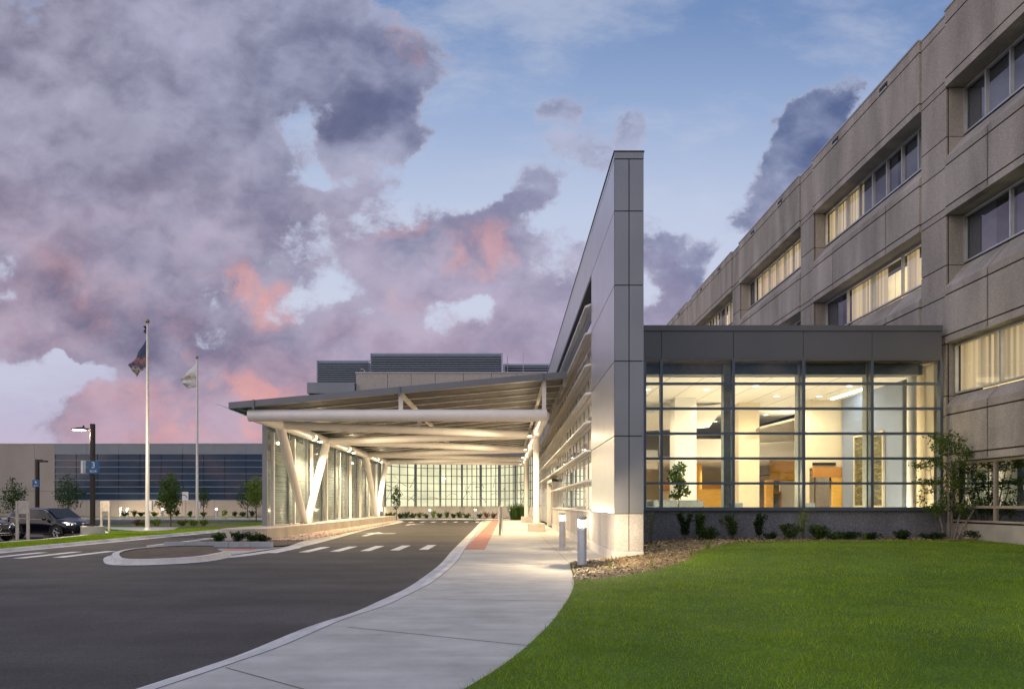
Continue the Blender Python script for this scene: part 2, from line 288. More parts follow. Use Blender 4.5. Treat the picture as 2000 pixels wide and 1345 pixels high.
LEAF = leafmat('leaf', (.030, .065, .012), (.05, .10, .018), (.09, .15, .03))
LEAFD = leafmat('leaf_dark', (.015, .035, .012), (.022, .05, .015), (.04, .075, .02))
LEAFM = leafmat('leaf_mid', (.045, .085, .014), (.075, .13, .02), (.13, .19, .035))
LEAFL = leafmat('leaf_light', (.10, .16, .02), (.16, .23, .03), (.26, .32, .05))
LEAFP = leafmat('leaf_purple', (.10, .05, .05), (.16, .08, .07), (.24, .16, .08))
GRASS = leafmat('grass_blade', (.14, .26, .006), (.23, .37, .010), (.40, .50, .04), .4, 1)
CHIP = leafmat('bark_chip', (.13, .09, .04), (.34, .26, .13), (.55, .46, .26), .0)
# ------------------------------------------------------------------ mesh builder
class MB:
    def __init__(s): s.v = []; s.f = []; s.sm = []
    def add(s, vs, fs, smooth=False):
        n = len(s.v); s.v += [tuple(x) for x in vs]; s.f += [tuple(n + i for i in q) for q in fs]; s.sm += [smooth] * len(fs); return s
    def box(s, x0, x1, y0, y1, z0, z1):
        v = [(x0,y0,z0),(x1,y0,z0),(x1,y1,z0),(x0,y1,z0),(x0,y0,z1),(x1,y0,z1),(x1,y1,z1),(x0,y1,z1)]
        return s.add(v, [(0,3,2,1),(4,5,6,7),(0,1,5,4),(1,2,6,5),(2,3,7,6),(3,0,4,7)])
    def hexa(s, v): return s.add(v, [(0,3,2,1),(4,5,6,7),(0,1,5,4),(1,2,6,5),(2,3,7,6),(3,0,4,7)])
    def quad(s, a, b, c, d): return s.add([a, b, c, d], [(0,1,2,3)])
    def prism(s, pts, z0, z1):      # plan polygon extruded upward
        n = len(pts); v = [(p[0], p[1], z0) for p in pts] + [(p[0], p[1], z1) for p in pts]
        return s.add(v, [tuple(range(n))[::-1], tuple(range(n, 2*n))] + [(i, (i+1)%n, n+(i+1)%n, n+i) for i in range(n)])
    def extr(s, prof, axis, a, b):  # profile polygon extruded along an axis ('x': prof=(y,z), 'y': prof=(x,z))
        n = len(prof)
        f = (lambda p, t: (t, p[0], p[1])) if axis == 'x' else (lambda p, t: (p[0], t, p[1]))
        v = [f(p, a) for p in prof] + [f(p, b) for p in prof]
        return s.add(v, [tuple(range(n))[::-1], tuple(range(n, 2*n))] + [(i, (i+1)%n, n+(i+1)%n, n+i) for i in range(n)])
    def tube(s, a, b, r, r2=None, n=16, cap=True):
        a = Vector(a); b = Vector(b); r2 = r if r2 is None else r2; d = (b - a).normalized()
        up = Vector((0,0,1)) if abs(d.z) < .95 else Vector((1,0,0)); e1 = d.cross(up).normalized(); e2 = d.cross(e1)
        v = []
        for p, q in ((a, r), (b, r2)):
            for i in range(n):
                t = 2*math.pi*i/n; v.append(p + e1*q*math.cos(t) + e2*q*math.sin(t))
        s.add(v, [(i, (i+1)%n, n+(i+1)%n, n+i) for i in range(n)], True)
        if cap: s.add(v, [tuple(range(n)), tuple(range(n, 2*n))[::-1]])
        return s
    def path(s, pts, rs, n=8):
        for i in range(len(pts)-1): s.tube(pts[i], pts[i+1], rs[i], rs[i+1], n, cap=(i == len(pts)-2 or i == 0))
        return s
    def lathe(s, prof, c=(0,0,0), n=20, axis='z'):
        m_ = len(prof); v = []
        for (r, z) in prof:
            for i in range(n):
                t = 2*math.pi*i/n
                if axis == 'z': v.append((c[0]+r*math.cos(t), c[1]+r*math.sin(t), c[2]+z))
                elif axis == 'y': v.append((c[0]+r*math.cos(t), c[1]+z, c[2]+r*math.sin(t)))
                else: v.append((c[0]+z, c[1]+r*math.cos(t), c[2]+r*math.sin(t)))
        f = [(j*n+i, j*n+(i+1)%n, (j+1)*n+(i+1)%n, (j+1)*n+i) for j in range(m_-1) for i in range(n)]
        return s.add(v, f, True)
    def build(s, name, mt, parent=None, bevel=0):
        me = bpy.data.meshes.new(name)
        off = parent_off(parent)
        me.from_pydata([(x-off[0], y-off[1], z-off[2]) for x, y, z in s.v], [], s.f)
        me.polygons.foreach_set('use_smooth', s.sm)
        me.materials.append(mt); me.update()
        o = bpy.data.objects.new(name, me); COL.objects.link(o)
        if parent: o.parent = parent
        if bevel:
            b = o.modifiers.new('bevel', 'BEVEL'); b.width = bevel; b.segments = 2; b.limit_method = 'ANGLE'
        return o
def parent_off(p):
    v = Vector((0, 0, 0))
    while p is not None: v = v + p.location; p = p.parent
    return v
def np_obj(name, V, Fc, mt, parent=None, nv=4):
    off = parent_off(parent); V = np.asarray(V, dtype=np.float32) - np.array(off, dtype=np.float32); Fc = np.asarray(Fc, dtype=np.int32)
    me = bpy.data.meshes.new(name); me.vertices.add(len(V)); me.vertices.foreach_set('co', V.ravel())
    me.loops.add(Fc.size); me.loops.foreach_set('vertex_index', Fc.ravel()); me.polygons.add(len(Fc))
    me.polygons.foreach_set('loop_start', np.arange(0, Fc.size, nv, dtype=np.int32)); me.update(calc_edges=True); me.materials.append(mt)
    o = bpy.data.objects.new(name, me); COL.objects.link(o)
    if parent: o.parent = parent
    return o
def thing(name, loc, label, cat, group=None):
    o = bpy.data.objects.new(name, None); COL.objects.link(o); o.location = loc; o['label'] = label; o['category'] = cat
    if group: o['group'] = group
    return o
def tag(o, label, cat, group=None):
    o['label'] = label; o['category'] = cat
    if group: o['group'] = group
    return o
def struct(o): o['kind'] = 'structure'; return o
def stuff(o, label, cat): o['kind'] = 'stuff'; o['label'] = label; o['category'] = cat; return o
def kids(o): return [c for c in bpy.data.objects if c.parent == o]
def copy_tree(o, parent=None):
    c = o.copy(); COL.objects.link(c); c.parent = parent
    for ch in kids(o): copy_tree(ch, c)
    return c
def lamp(kind, loc, energy, parent, color=WHITE, radius=.1, aim=None, spot=150, size=(1, 1), name='lamp_light'):
    d = bpy.data.lights.new(name, kind); d.energy = energy; d.color = color
    if kind == 'AREA': d.shape = 'RECTANGLE'; d.size, d.size_y = size
    else: d.shadow_soft_size = radius
    if kind == 'SPOT': d.spot_size = R(spot); d.spot_blend = .6
    o = bpy.data.objects.new(name, d); COL.objects.link(o)
    o.location = Vector(loc) - parent_off(parent)
    if aim: o.rotation_euler = Vector(aim).to_track_quat('-Z', 'Y').to_euler()
    if parent: o.parent = parent
    return o
def smooth(a, b, t):
    t = min(1, max(0, (t-a)/(b-a))); return t*t*(3-2*t)
def flat_poly(pts, z, name, mt, parent=None):
    from mathutils.geometry import tessellate_polygon
    tris = tessellate_polygon([[Vector((p[0], p[1], 0)) for p in pts]])
    b = MB(); b.add([(p[0], p[1], z) for p in pts], [tuple(t) for t in tris]); o = b.build(name, mt, parent)
    import bmesh
    bm = bmesh.new(); bm.from_mesh(o.data)
    for f in bm.faces:
        if f.normal.z < 0: f.normal_flip()
    bm.to_mesh(o.data); bm.free()
    return o
def spline(pts, n=8):
    out = []
    P_ = [Vector(p) for p in pts]
    for i in range(len(P_)-1):
        p0 = P_[max(i-1, 0)]; p1 = P_[i]; p2 = P_[i+1]; p3 = P_[min(i+2, len(P_)-1)]
        for k in range(n):
            t = k/n; out.append(.5*((2*p1)+(-p0+p2)*t+(2*p0-5*p1+4*p2-p3)*t*t+(-p0+3*p1-3*p2+p3)*t**3))
    out.append(P_[-1]); return out
exec_parts = True
# ------------------------------------------------------------------ the setting
RZ = -0.12                                       # road level; walks at 0
struct(MB().quad((-1500,-60,-.40),(1500,-60,-.40),(1500,2500,-.40),(-1500,2500,-.40)).build('ground', FARG))
# road sheet
struct(flat_poly([(-60,-8),(8,-8),(8,72),(-17.6,95),(-60,95)], RZ-.14, 'parking_lot', ASPH))
def gl(pts, z): return [tuple(G(x, y, z))[:2] for x, y in pts]
edge_px = [(942,1014.5),(927.6,1030.7),(903,1055),(882,1076),(861,1100),(835,1121),(795,1148),(740,1174),(690,1196),(600,1225),(480,1274),(400,1302),(262,1347)]
edge = spline([Vector((x, y, 0)) for x, y in gl(edge_px, RZ)], 6)       # road edge, far to near
edge = [Vector((edge[0].x-.1, 66, 0))] + edge
d_ = (edge[-1]-edge[-2]).normalized(); edge += [edge[-1] + d_*4, edge[-1] + d_*9]
left_edge = [(-17.45, 12), (-17.45, 22), (-17.5, 34), (-17.4, 44), (-17.2, 56), (-15.5, 66), (-12, 72), (-6, 74.2), (1.5, 72.5)]
le = spline([Vector((x, y, 0)) for x, y in left_edge], 6)
road = [(p.x, p.y) for p in edge[::-1]] + [(3.2, 66.5), (3.2, 72.3)] + [(p.x, p.y) for p in le[::-1]] + [(-17.45, -6), (edge[-1].x, edge[-1].y-3)]
struct(flat_poly(road, RZ, 'road', ASPH))
def offset_line(pts, d):
    out = []
    for i, p in enumerate(pts):
        a = pts[max(i-1, 0)]; b = pts[min(i+1, len(pts)-1)]; t = (b-a).normalized(); out.append(Vector((p.x + t.y*d, p.y - t.x*d, 0)))
    return out
def kerb_run(line, side, name, w=.16, h0=RZ, h1=.0, gutter=.28, dip=None, mt=None):
    """gutter strip + sloped kerb face + kerb top following a line; side=+1 kerb to the right of travel"""
    rows = []
    ofs = [-gutter, 0.0, .06, w + .06]
    for k, o in enumerate(ofs): rows.append(offset_line(line, side*o))
    b = MB(); n = len(line)
    for k, row in enumerate(rows):
        for i, p in enumerate(row):
            hh = h1 if dip is None else h0+.012 + (h1-h0-.012)*dip(p)
            z = (h0+.006, h0+.02, hh, hh+.002)[k]; b.v.append((p.x, p.y, z))
    for k in range(len(ofs)-1):
        for i in range(n-1):
            q = (k*n+i, k*n+i+1, (k+1)*n+i+1, (k+1)*n+i); b.f.append(q if side < 0 else q[::-1]); b.sm.append(False)
    o = b.build(name, mt or CONC_K); return o
# sidewalk: right of the edge
kdip = lambda p: 0.12 + .88*(1 - smooth(17.5, 21.5, p.y)) if p.y < 60 else .12
travel = edge                                     # far -> near; kerb is to the left of travel
kerb_in = offset_line(edge, -.5)
def resample_gutter():
    rows = []; b = MB(); n = len(edge)
    for k, o in enumerate((0.0, -.30, -.36, -.5)):
        for p, e in zip(offset_line(edge, o), edge):
            hh = RZ + .012 + (.0-RZ-.012)*(kdip(e) if k >= 2 else 0)
            z = (RZ+.008, RZ+.02, hh, hh+.004)[k]
            if k == 3: z = .0
            if k == 2 and kdip(e) < .5: z = RZ + .05
            b.v.append((p.x, p.y, z))
    for k in range(3):
        for i in range(n-1): b.f.append((k*n+i, k*n+i+1, (k+1)*n+i+1, (k+1)*n+i)[::-1] if False else (k*n+i, (k+1)*n+i, (k+1)*n+i+1, k*n+i+1)); b.sm.append(False)
    return b.build('kerb', CONC_K)
struct(resample_gutter())
right_px = [(915,1347),(962,1318),(1005,1287),(1045,1252),(1080,1215),(1105,1180),(1119,1152),(1121,1135),(1118,1118),(1113,1101)]
right = spline([Vector((x, y, 0)) for x, y in gl(right_px, 0)], 5)       # near -> far
r0 = right[0] + (right[0]-right[1]).normalized()*6
walk = [(r0.x, r0.y)] + [(p.x, p.y) for p in right] + [(2.84, 18.0), (2.84, 66.2), (kerb_in[0].x, 66.2)] + [(p.x, p.y) for p in kerb_in] + [(kerb_in[-1].x, kerb_in[-1].y-2)]
struct(flat_poly(walk, 0.0, 'sidewalk', CONC))
jb = MB()
def joint(a, b, w=.014, z=.003):
    a = Vector((*a, 0)); b = Vector((*b, 0)); d = (b-a).normalized(); n = Vector((-d.y, d.x, 0))*w/2
    jb.quad((a-n).to_tuple()[:2]+(z,), (b-n).to_tuple()[:2]+(z,), (b+n).to_tuple()[:2]+(z,), (a+n).to_tuple()[:2]+(z,))
joint((1.62, 17.4), (1.62, 66))
for a, b in (((441,1303),(600,1347)), ((680,1224),(1032,1260)), ((812,1168),(1113,1174)), ((893,1104.5),(1110,1100.5))):
    ga = G(*a); gb = G(*b); joint(ga[:2], gb[:2])
for yy in (21.2, 25, 28.8, 32.6, 36.4, 41, 46, 51, 56, 61): joint((-.7 if yy > 23 else -1.3, yy), (2.83, yy))
for i in range(len(kerb_in)-1):
    joint(kerb_in[i][:2], kerb_in[i+1][:2], .016)
struct(jb.build('sidewalk_joints', mat('walk_joint', (.12, .11, .10), .9)))
# tactile strip with ribs
tb = MB().box(-1.50, -.80, 23.4, 66, .002, .010)
for i in range(9): x = -1.46 + i*.077; tb.box(x, x+.035, 23.45, 65.9, .010, .017)
struct(tb.build('tactile_paving', TACT))
# crosswalk bars and arrows (painted sheets)
mk = MB()
for i in range(17):
    t = i/14.0; x = -16.1 + 1.0*i - .3*t*0; y0 = 20.7 + (25.2-20.7)*(i/13.6)
    if x > -2.4: break
    if -13.2 < x < -9.6: continue
    ln = 2.9; mk.add([(x-.17, y0, RZ+.004), (x+.17, y0+.06, RZ+.004), (x+.17, y0+ln+.06, RZ+.004), (x-.17, y0+ln, RZ+.004)], [(0,1,2,3)])
for i in range(9):
    x = -10 + i*1.02; mk.add([(x-.17, 62+.1*i, RZ+.004), (x+.17, 62+.1*i, RZ+.004), (x+.17, 65+.1*i, RZ+.004), (x-.17, 65+.1*i, RZ+.004)], [(0,1,2,3)])
def arrow(cx, cy, s=1.0):
    z = RZ+.004
    mk.add([(cx-.08*s, cy-1.6*s, z), (cx+.08*s, cy-1.6*s, z), (cx+.08*s, cy+.1*s, z), (cx-.08*s, cy+.3*s, z)], [(0,1,2,3)])
    mk.add([(cx+.08*s, cy-.1*s, z), (cx+.75*s, cy+.15*s, z), (cx+.75*s, cy+.42*s, z), (cx-.08*s, cy+.3*s, z)], [(0,1,2,3)])
    mk.add([(cx-.35*s, cy+.2*s, z+.001), (cx+.35*s, cy+.2*s, z+.001), (cx, cy+1.2*s, z+.001)], [(0,1,2)])
arrow(-7.6, 38.5, 1.6); arrow(-14.4, 32.5, 1.5); arrow(-8, 56, 1.4)
struct(mk.build('road_markings', PAINTW))
# outer kerb along the verge and around the back
struct(kerb_run(le, -1, 'kerb', gutter=.25))
lz = offset_line(le, -.2)
verge = [(p.x, p.y) for p in lz]
# verge behind the kerb (grass strip), near part and flag lawn
vg = [(p[0], p[1]) for p in verge if p[1] <= 60]
struct(flat_poly([(-19.6, 10)] + [(-17.66, 10)] + vg + [(-27, 58.5), (-31, 48.5), (-24.2, 40.8), (-21.4, 36.6), (-20.2, 30), (-20.4, 20)], .0, 'verge_lawn', TURF))
struct(MB().prism([(-20.9, 24), (-20.5, 30), (-21.7, 36.5), (-24.6, 41), (-31.4, 48.9), (-31.2, 49.1), (-24.3, 41), (-21.35, 36.55), (-20.18, 30), (-20.5, 24)], -.3, .02).build('kerb', CONC_K))
struct(flat_poly([(-27.5, 47.5), (-19.2, 46.2), (-19.0, 50), (-22.6, 53.2), (-27.5, 52.2)], .012, 'mulch_bed', MULCH))
struct(flat_poly([(-24.3, 42.0), (-20.6, 38.8), (-20.2, 41.0), (-22, 45.8), (-27.6, 46.0)], .010, 'plaza_path', CONC))
# far verge by the left building and the back wall
far_v = [(-75, 80), (-32, 79), (-22, 77.5), (-15.9, 71.6)] + [(p.x, p.y) for p in lz[-18:]] + [(3, 72.9), (3, 86), (-75, 90)]
struct(flat_poly(far_v, .0, 'verge_lawn', TURF))
struct(MB().prism([(-75, 79.7), (-32, 78.7), (-22, 77.2), (-16.1, 71.4), (-15.9, 71.7), (-21.9, 77.5), (-32, 79), (-75, 80)], -.3, .02).build('kerb', CONC_K))
# lawn terrain on the right
def edge_x(y):
    pts = [(5.7, -.33), (6.76, .04), (8.95, .59), (12.45, 1.2), (14, 1.4), (17.8, 1.62), (40, 1.62)]
    if y < 5.7: return -.33 - (5.7-y)*.45
    for (a, b), (c, d) in zip(pts, pts[1:]):
        if a <= y <= c: return b + (d-b)*(y-a)/(c-a)
    return 1.62
def hz(x, y):
    return .035 + .385*smooth(8.5, 21, y)*min(1, max(0, (x-edge_x(y))/4.2)) + .012*math.sin(x*1.3+.7*y)*math.sin(y*.9)*smooth(0, 2, x-edge_x(y))
MUL = [(1.62,17.95),(1.55,16.4),(1.42,14.6),(1.25,13.5),(1.95,13.8),(3.2,14.8),(4.3,16.4),(5.2,18.4),(7.0,20.3),(10,21.2),(14.8,21.3),(14.8,23.2),(3.3,23.2),(3.3,18.3),(2.84,18.1)]
def inside(x, y, poly):
    c = False; j = len(poly)-1
    for i in range(len(poly)):
        xi, yi = poly[i]; xj, yj = poly[j]
        if (yi > y) != (yj > y) and x < (xj-xi)*(y-yi)/(yj-yi)+xi: c = not c
        j = i
    return c
def right_x(y):      # exact walk edge
    for a, b in zip(right, right[1:]):
        if a.y <= y <= b.y: return a.x + (b.x-a.x)*(y-a.y)/max(1e-6, b.y-a.y)
    return None
def terrain():
    lb, mbd = MB(), MB(); st = .2
    ys = [1.5 + st*i for i in range(int((23.2-1.5)/st)+1)]
    cols = 130
    def X(y, j):
        x0 = right_x(y)
        if x0 is None: x0 = r0.x + (right[0].x-r0.x)*(y-r0.y)/(right[0].y-r0.y) if y < right[0].y else (1.62 if y < 18.1 else 3.3)
        t = j/cols; return x0 + (36-x0)*(t**1.8)
    grid = [[(X(y, j), y, hz(X(y, j), y)) for j in range(cols+1)] for y in ys]
    for i in range(len(ys)-1):
        for j in range(cols):
            q = (grid[i][j], grid[i][j+1], grid[i+1][j+1], grid[i+1][j])
            cx = sum(p[0] for p in q)/4; cy = sum(p[1] for p in q)/4
            (mbd if inside(cx, cy, MUL) else lb).quad(*q)
    struct(lb.build('lawn', TURF)); struct(mbd.build('mulch_bed', MULCH))
terrain()
# island and planter in the middle of the drive
isl = [Vector((x, y, 0)) for x, y in gl([(452,1085),(395,1096),(300,1102),(232,1102),(216,1095),(222,1086),(262,1078),(340,1072),(420,1071.5)], RZ)]
isl = spline(isl, 5)
def ring_kerb(line, name, h=.05, w=.22, soil=True, gut=.18):
    a = offset_line(line, -gut) if gut else line
    b_ = MB(); n = len(line); rows = [offset_line(line, -gut), line, offset_line(line, .05), offset_line(line, w)]
    if sum((line[i].x*line[(i+1)%n].y - line[(i+1)%n].x*line[i].y) for i in range(n)) > 0:
        rows = [offset_line(line, gut), line, offset_line(line, -.05), offset_line(line, -w)]
    for k, row in enumerate(rows):
        for p in row: b_.v.append((p.x, p.y, (RZ+.008, RZ+.02, h, h)[k]))
    for k in range(3):
        for i in range(n-1): b_.f.append((k*n+i, k*n+i+1, (k+1)*n+i+1, (k+1)*n+i)); b_.sm.append(False)
    return b_.build(name, CONC_K), rows[-1]
ko, inner = ring_kerb(isl, 'kerb', .03, .24)
struct(ko)
struct(flat_poly([(p.x, p.y) for p in inner], .0, 'soil_bed', SOIL))
pt_k = [(-8.95, 24.9), (-7.9, 27.2), (-9.2, 29.5), (-10.5, 32), (-10.5, 64.6), (-12.9, 64.6), (-13, 30), (-13.4, 25.5), (-12.6, 24.6)]
mk_line = spline([Vector((x, y, 0)) for x, y in ((-11.2, 22.6), (-9.4, 21.3), (-8.75, 21.9), (-8.35, 25), (-8.4, 28.5), (-8.75, 34), (-9.3, 41), (-9.75, 50), (-10.0, 64.9))], 5)
struct(kerb_run(mk_line, -1, 'kerb', gutter=.3, h1=-.01, dip=lambda p: smooth(25, 29, p.y)))
mid_in = [(p.x-.2, p.y) for p in mk_line if p.y > 25.0]
struct(flat_poly([(-12.9, 23.9), (-11.2, 22.7), (-9.4, 21.6), (-8.9, 22.1), (-8.6, 25.2), (-8.55, 26.5), (-9.0, 27.2), (-13.0, 27.2), (-13.4, 25)], RZ+.035, 'sidewalk', CONC))
struct(flat_poly([(-13.2, 25.5), (-9.0, 25.6)] + mid_in[1:] + [(-13.2, 64.9)], -.03, 'soil_bed', SOIL))
struct(MB().box(-13.4, -13.15, 25.3, 64.9, RZ, .02).build('kerb', CONC_K))
struct(MB().box(-10.2, -9.1, 24.2, 25.0, RZ+.036, RZ+.05).build('tactile_paving', TACT))
# block kerb of the planter
bk = MB()
for i in range(5): bk.box(-12.75+i*.80, -12.75+i*.80+.785, 25.3, 25.5, -.05, .15)
struct(bk.build('planter_kerb', mat('block_grey', (.26, .28, .31), .8, c2=(.32, .34, .37), scale=3, bump=.2)))
# ------------------------------------------------------------------ lobby building (blade wall, curtain wall, glazed hall)
LB = thing('lobby_building', (8, 23, 0), 'metal and glass entrance building with a tall grey blade wall and glowing glazed hall', 'building')
FX, FW, FY0, FY1, FZ = 2.85, .78, 18.26, 23.3, 10.96
seams = [1.29, 3.37, 5.37, 7.40, 9.38, 10.77]
# blade wall panels with real joints
fp = MB(); ff = MB(); fj = MB(); g_ = .012
lv = seams + [FZ]; g_ = .026
for a, b in zip(lv, lv[1:]):
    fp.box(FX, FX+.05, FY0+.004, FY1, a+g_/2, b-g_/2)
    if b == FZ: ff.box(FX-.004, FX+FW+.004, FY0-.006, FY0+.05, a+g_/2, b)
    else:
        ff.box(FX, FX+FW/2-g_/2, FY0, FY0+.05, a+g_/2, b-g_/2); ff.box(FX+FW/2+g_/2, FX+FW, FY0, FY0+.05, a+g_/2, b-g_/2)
fp.box(FX+FW-.05, FX+FW, FY0+.055, 22.9, 1.3, FZ-.02)
fj.box(FX+.03, FX+FW-.03, FY0+.03, FY1-.02, .3, FZ-.05)
fj.box(FX-.02, FX+FW+.02, FY0-.02, 50, FZ, FZ+.03)
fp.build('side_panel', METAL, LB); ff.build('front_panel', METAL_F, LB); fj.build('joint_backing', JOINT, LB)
sb = MB(); sb.box(FX+.004, FX+FW/2-.012, FY0+.012, FY0+.3, .29, 1.284); sb.box(FX+FW/2+.012, FX+FW-.004, FY0+.012, FY0+.3, .29, 1.284)
sb.box(FX+.004, FX+.3, FY0+.31, 43.4, .29, 1.284)
sb.box(FX+FW-.3, FX+FW-.004, FY0+.31, 22.9, .0, 1.284)
sb.build('stone_base', BASE_ST, LB)
MB().box(FX-.03, FX+FW, FY0-.03, FY0+.3, -.1, .285).box(FX-.03, FX+.3, FY0+.301, 43.4, -.1, .285).build('plinth', CONC_K, LB, .01)
MB().box(FX-.04, FX+.33, FY1+.01, 43.4, 1.286, 1.34).build('sill_cap', BLADE, LB)
# parapet beam, open screen blades
pp = MB(); y = FY1+.01
while y < 50: pp.box(FX, FX+.05, y, min(y+4.2, 50)-.012, 9.4, 10.77); pp.box(FX, FX+.05, y, min(y+4.2, 50)-.012, 10.78, FZ); y += 4.2
pp.build('parapet_panel', METAL_P, LB)
MB().box(FX+.06, FX+FW, FY1+.01, 50, 9.43, FZ-.01).build('parapet_core', mat('soffit_brown', (.10, .085, .07), .7), LB)
for z in (8.34, 7.40, 6.31, 5.33, 4.35, 3.36, 2.34):
    b = MB(); y0, y1 = 23.31, 50 if z > 7 else 62.0
    if z < 3: y1 = 43.3
    xo = 2.66
    def blade(x0, x1, ya, yb, zb): b.hexa([(x0, ya, zb-.02), (x1, ya, zb), (x1, yb, zb), (x0, yb, zb-.02), (x0, ya, zb+.045), (x1, ya, zb+.06), (x1, yb, zb+.06), (x0, yb, zb+.045)])
    ya = y0
    while ya < y1-.1:
        yb = min(ya+3.0, y1)
        if ya == y0: b.prism([(xo+.16, ya), (2.885, ya), (2.885, ya+.3), (xo, ya+.3)], z-.015, z+.055); blade(xo, 2.885, ya+.31, yb-.01, z)
        else: blade(xo, 2.885, ya, yb-.01, z)
        blade(2.895, 3.10, ya, yb-.01, z)
        ya = yb
    b.build('sunshade', BLADE, LB)
# curtain wall glazing in plane X = 3.12
XG = 3.12
mu = MB(); zs = [1.34, 2.34, 3.36, 4.35, 5.33, 6.31, 7.35]
ylist = [23.35 + 1.55*i for i in range(0, 28)]
for y in ylist:
    if 43.3 < y < 49: continue
    mu.box(XG-.03, XG+.09, y-.03, y+.03, 1.34 if y < 43.4 else .05, 7.38)
for z in zs: mu.box(XG-.02, XG+.07, 23.35, 43.4 if z < 3.2 else 65.4, z-.03, z+.03)
for z in (1.34, 2.34): mu.box(XG-.02, XG+.07, 49, 65.4, z-.03, z+.03)
mu.build('curtain_wall_frame', MULL_L, LB)
gb = MB(); gb.quad((XG, 23.4, 1.34), (XG, 43.4, 1.34), (XG, 43.4, 7.35), (XG, 23.4, 7.35)); gb.quad((XG, 43.4, 3.05), (XG, 49, 3.05), (XG, 49, 7.35), (XG, 43.4, 7.35)); gb.quad((XG, 49, .1), (XG, 65.4, .1), (XG, 65.4, 7.35), (XG, 49, 7.35))
gb.build('curtain_wall_glass', GLASS, LB)
# entrance portal, doors
MB().box(FX-.05, XG+.2, 43.4, 43.6, 0, 3.15).box(FX-.05, XG+.2, 48.8, 49, 0, 3.15).box(FX-.05, XG+.2, 43.4, 49, 3.0, 3.15).build('door_portal', BLADE, LB)
for y0 in (43.65, 44.95, 46.25, 47.5):
    d = MB(); a, b = y0, y0+1.22
    d.box(XG-.03, XG+.03, a, a+.09, .02, 2.98).box(XG-.03, XG+.03, b-.09, b, .02, 2.98).box(XG-.03, XG+.03, a, b, .02, .2).box(XG-.03, XG+.03, a, b, 2.86, 2.98).box(XG-.03, XG+.03, a, b, 1.0, 1.08)
    do = d.build('door', MULL, LB); MB().quad((XG, a+.09, .2), (XG, b-.09, .2), (XG, b-.09, 2.86), (XG, a+.09, 2.86)).build('door_glass', GLASS, do)
    MB().tube((XG-.08, b-.14, .8), (XG-.08, b-.14, 1.5), .018, n=8).build('handle', ALU, do)
# roof and fascia of the glazed hall
AY = 22.8; K = F/AY
ax = lambda px: (px-CX)/K
az = lambda py: H+(CY-py)/K
vx = [1291.3, 1431.5, 1567.6, 1701.7, 1836.8]
hy = [749.3, 797.8, 846.4, 895, 943.5]
X0, X1 = FX+FW-.02, ax(1838)
fz1, fz0 = az(636), az(702)
fb = MB(); prev = X0
for p in vx: 
    x = ax(p) if p != vx[-1] else X1
    fb.box(prev+.008, x-.008, AY-.05, AY+.02, fz0+.03, az(647)-.01); prev = x
fb.box(X0, X1+.02, AY-.08, AY+.02, az(647), fz1); fb.box(X0, X1, AY-.07, AY+.02, fz0-.03, fz0+.02)
fb.build('fascia', FASC, LB)
MB().box(X0, X1, AY+.03, AY+.3, fz0-.02, fz1-.02).build('fascia_backing', JOINT, LB)
MB().box(3.35, 14.66, AY+.31, 50, fz1-.35, fz1-.08).box(3.35, 3.45, 50, 66, fz1-.35, fz1-.1).build('roof', mat('roof_membrane', (.3, .3, .31), .8), LB)
mu = MB(); zb = az(991)
for p in [1258.8] + vx: x = ax(p); mu.box(x-.045, x+.045, AY-.07, AY+.12, zb, fz0-.03)
for q in hy: z = az(q); mu.box(X0, X1, AY-.055, AY+.08, z-.04, z+.04)
mu.box(X0, X1, AY-.085, AY+.12, zb-.10, zb+.02)
mu.build('window_frame', MULL, LB)
gl_ = MB()
xs = [X0] + [ax(p) for p in vx]; zz = [zb] + [az(q) for q in hy[::-1]] + [fz0]
for i in range(len(xs)-1):
    for j in range(len(zz)-1):
        tx = rnd.uniform(-.004, .004); tz = rnd.uniform(-.004, .004)
        gl_.quad((xs[i], AY+tx, zz[j]), (xs[i+1], AY-tx, zz[j]), (xs[i+1], AY-tx+tz, zz[j+1]), (xs[i], AY+tx+tz, zz[j+1]))
gl_.build('window_glass', GLASS, LB)
MB().box(X0, 14.66, AY+.05, AY+.35, -.2, zb-.10).build('base_wall', DARKBASE, LB)
# interior
FL = .62
MB().box(3.3, 22, AY+.36, 66, FL-.2, FL).build('floor', FLOORI, LB)
CZ = 6.0
ce = MB().box(3.2, 14.2, AY+1.15, 50, CZ, CZ+.12).box(14.3, 22, 29.3, 50, CZ-.9, CZ-.8)
ce.build('ceiling', WHITEI, LB)
MB().box(3.6, 14.1, AY+.40, AY+.72, fz0-.42, fz0-.1).box(3.6, 14.1, AY+.72, AY+1.14, CZ+.10, CZ+.2).build('ceiling_edge', SLATE, LB)
MB().box(3.6, 14.5, AY+.36, AY+1.2, fz0-.05, fz0).build('soffit', BEIGE, LB)
cl = MB()
for p in (1418, 1563, 1695.5): x = (p-CX)*23.25/F; cl.box(x-.12, x+.12, 23.12, 23.4, FL, 6.3)
cl.build('mullion_post', mat('post_teal', (.30, .34, .33), .5), LB)
MB().tube((14.05, 23.75, FL), (14.05, 23.75, 6.3), .15, n=24).build('round_column', WHITEI, LB)
MB().box(14.45, 14.6, AY+.36, 24.55, FL, 6.3).build('interior_wall', CREAM, LB)
MB().box(14.2, 14.44, 24.6, 29, FL, CZ).build('accent_wall', BLUEW, LB); MB().box(14.19, 14.46, 24.52, 24.595, FL, CZ+.1).build('wall_end', SLATE, LB)
w_ = MB().box(12.35, 12.9, 29.2, 29.4, FL, 3.1).box(12.35, 14.3, 29.2, 29.4, 3.1, CZ)
w_.build('interior_wall', CREAM, LB)
MB().box(13.0, 14.3, 29.05, 29.19, 2.7, 3.12).build('door_header', WOODD, LB)
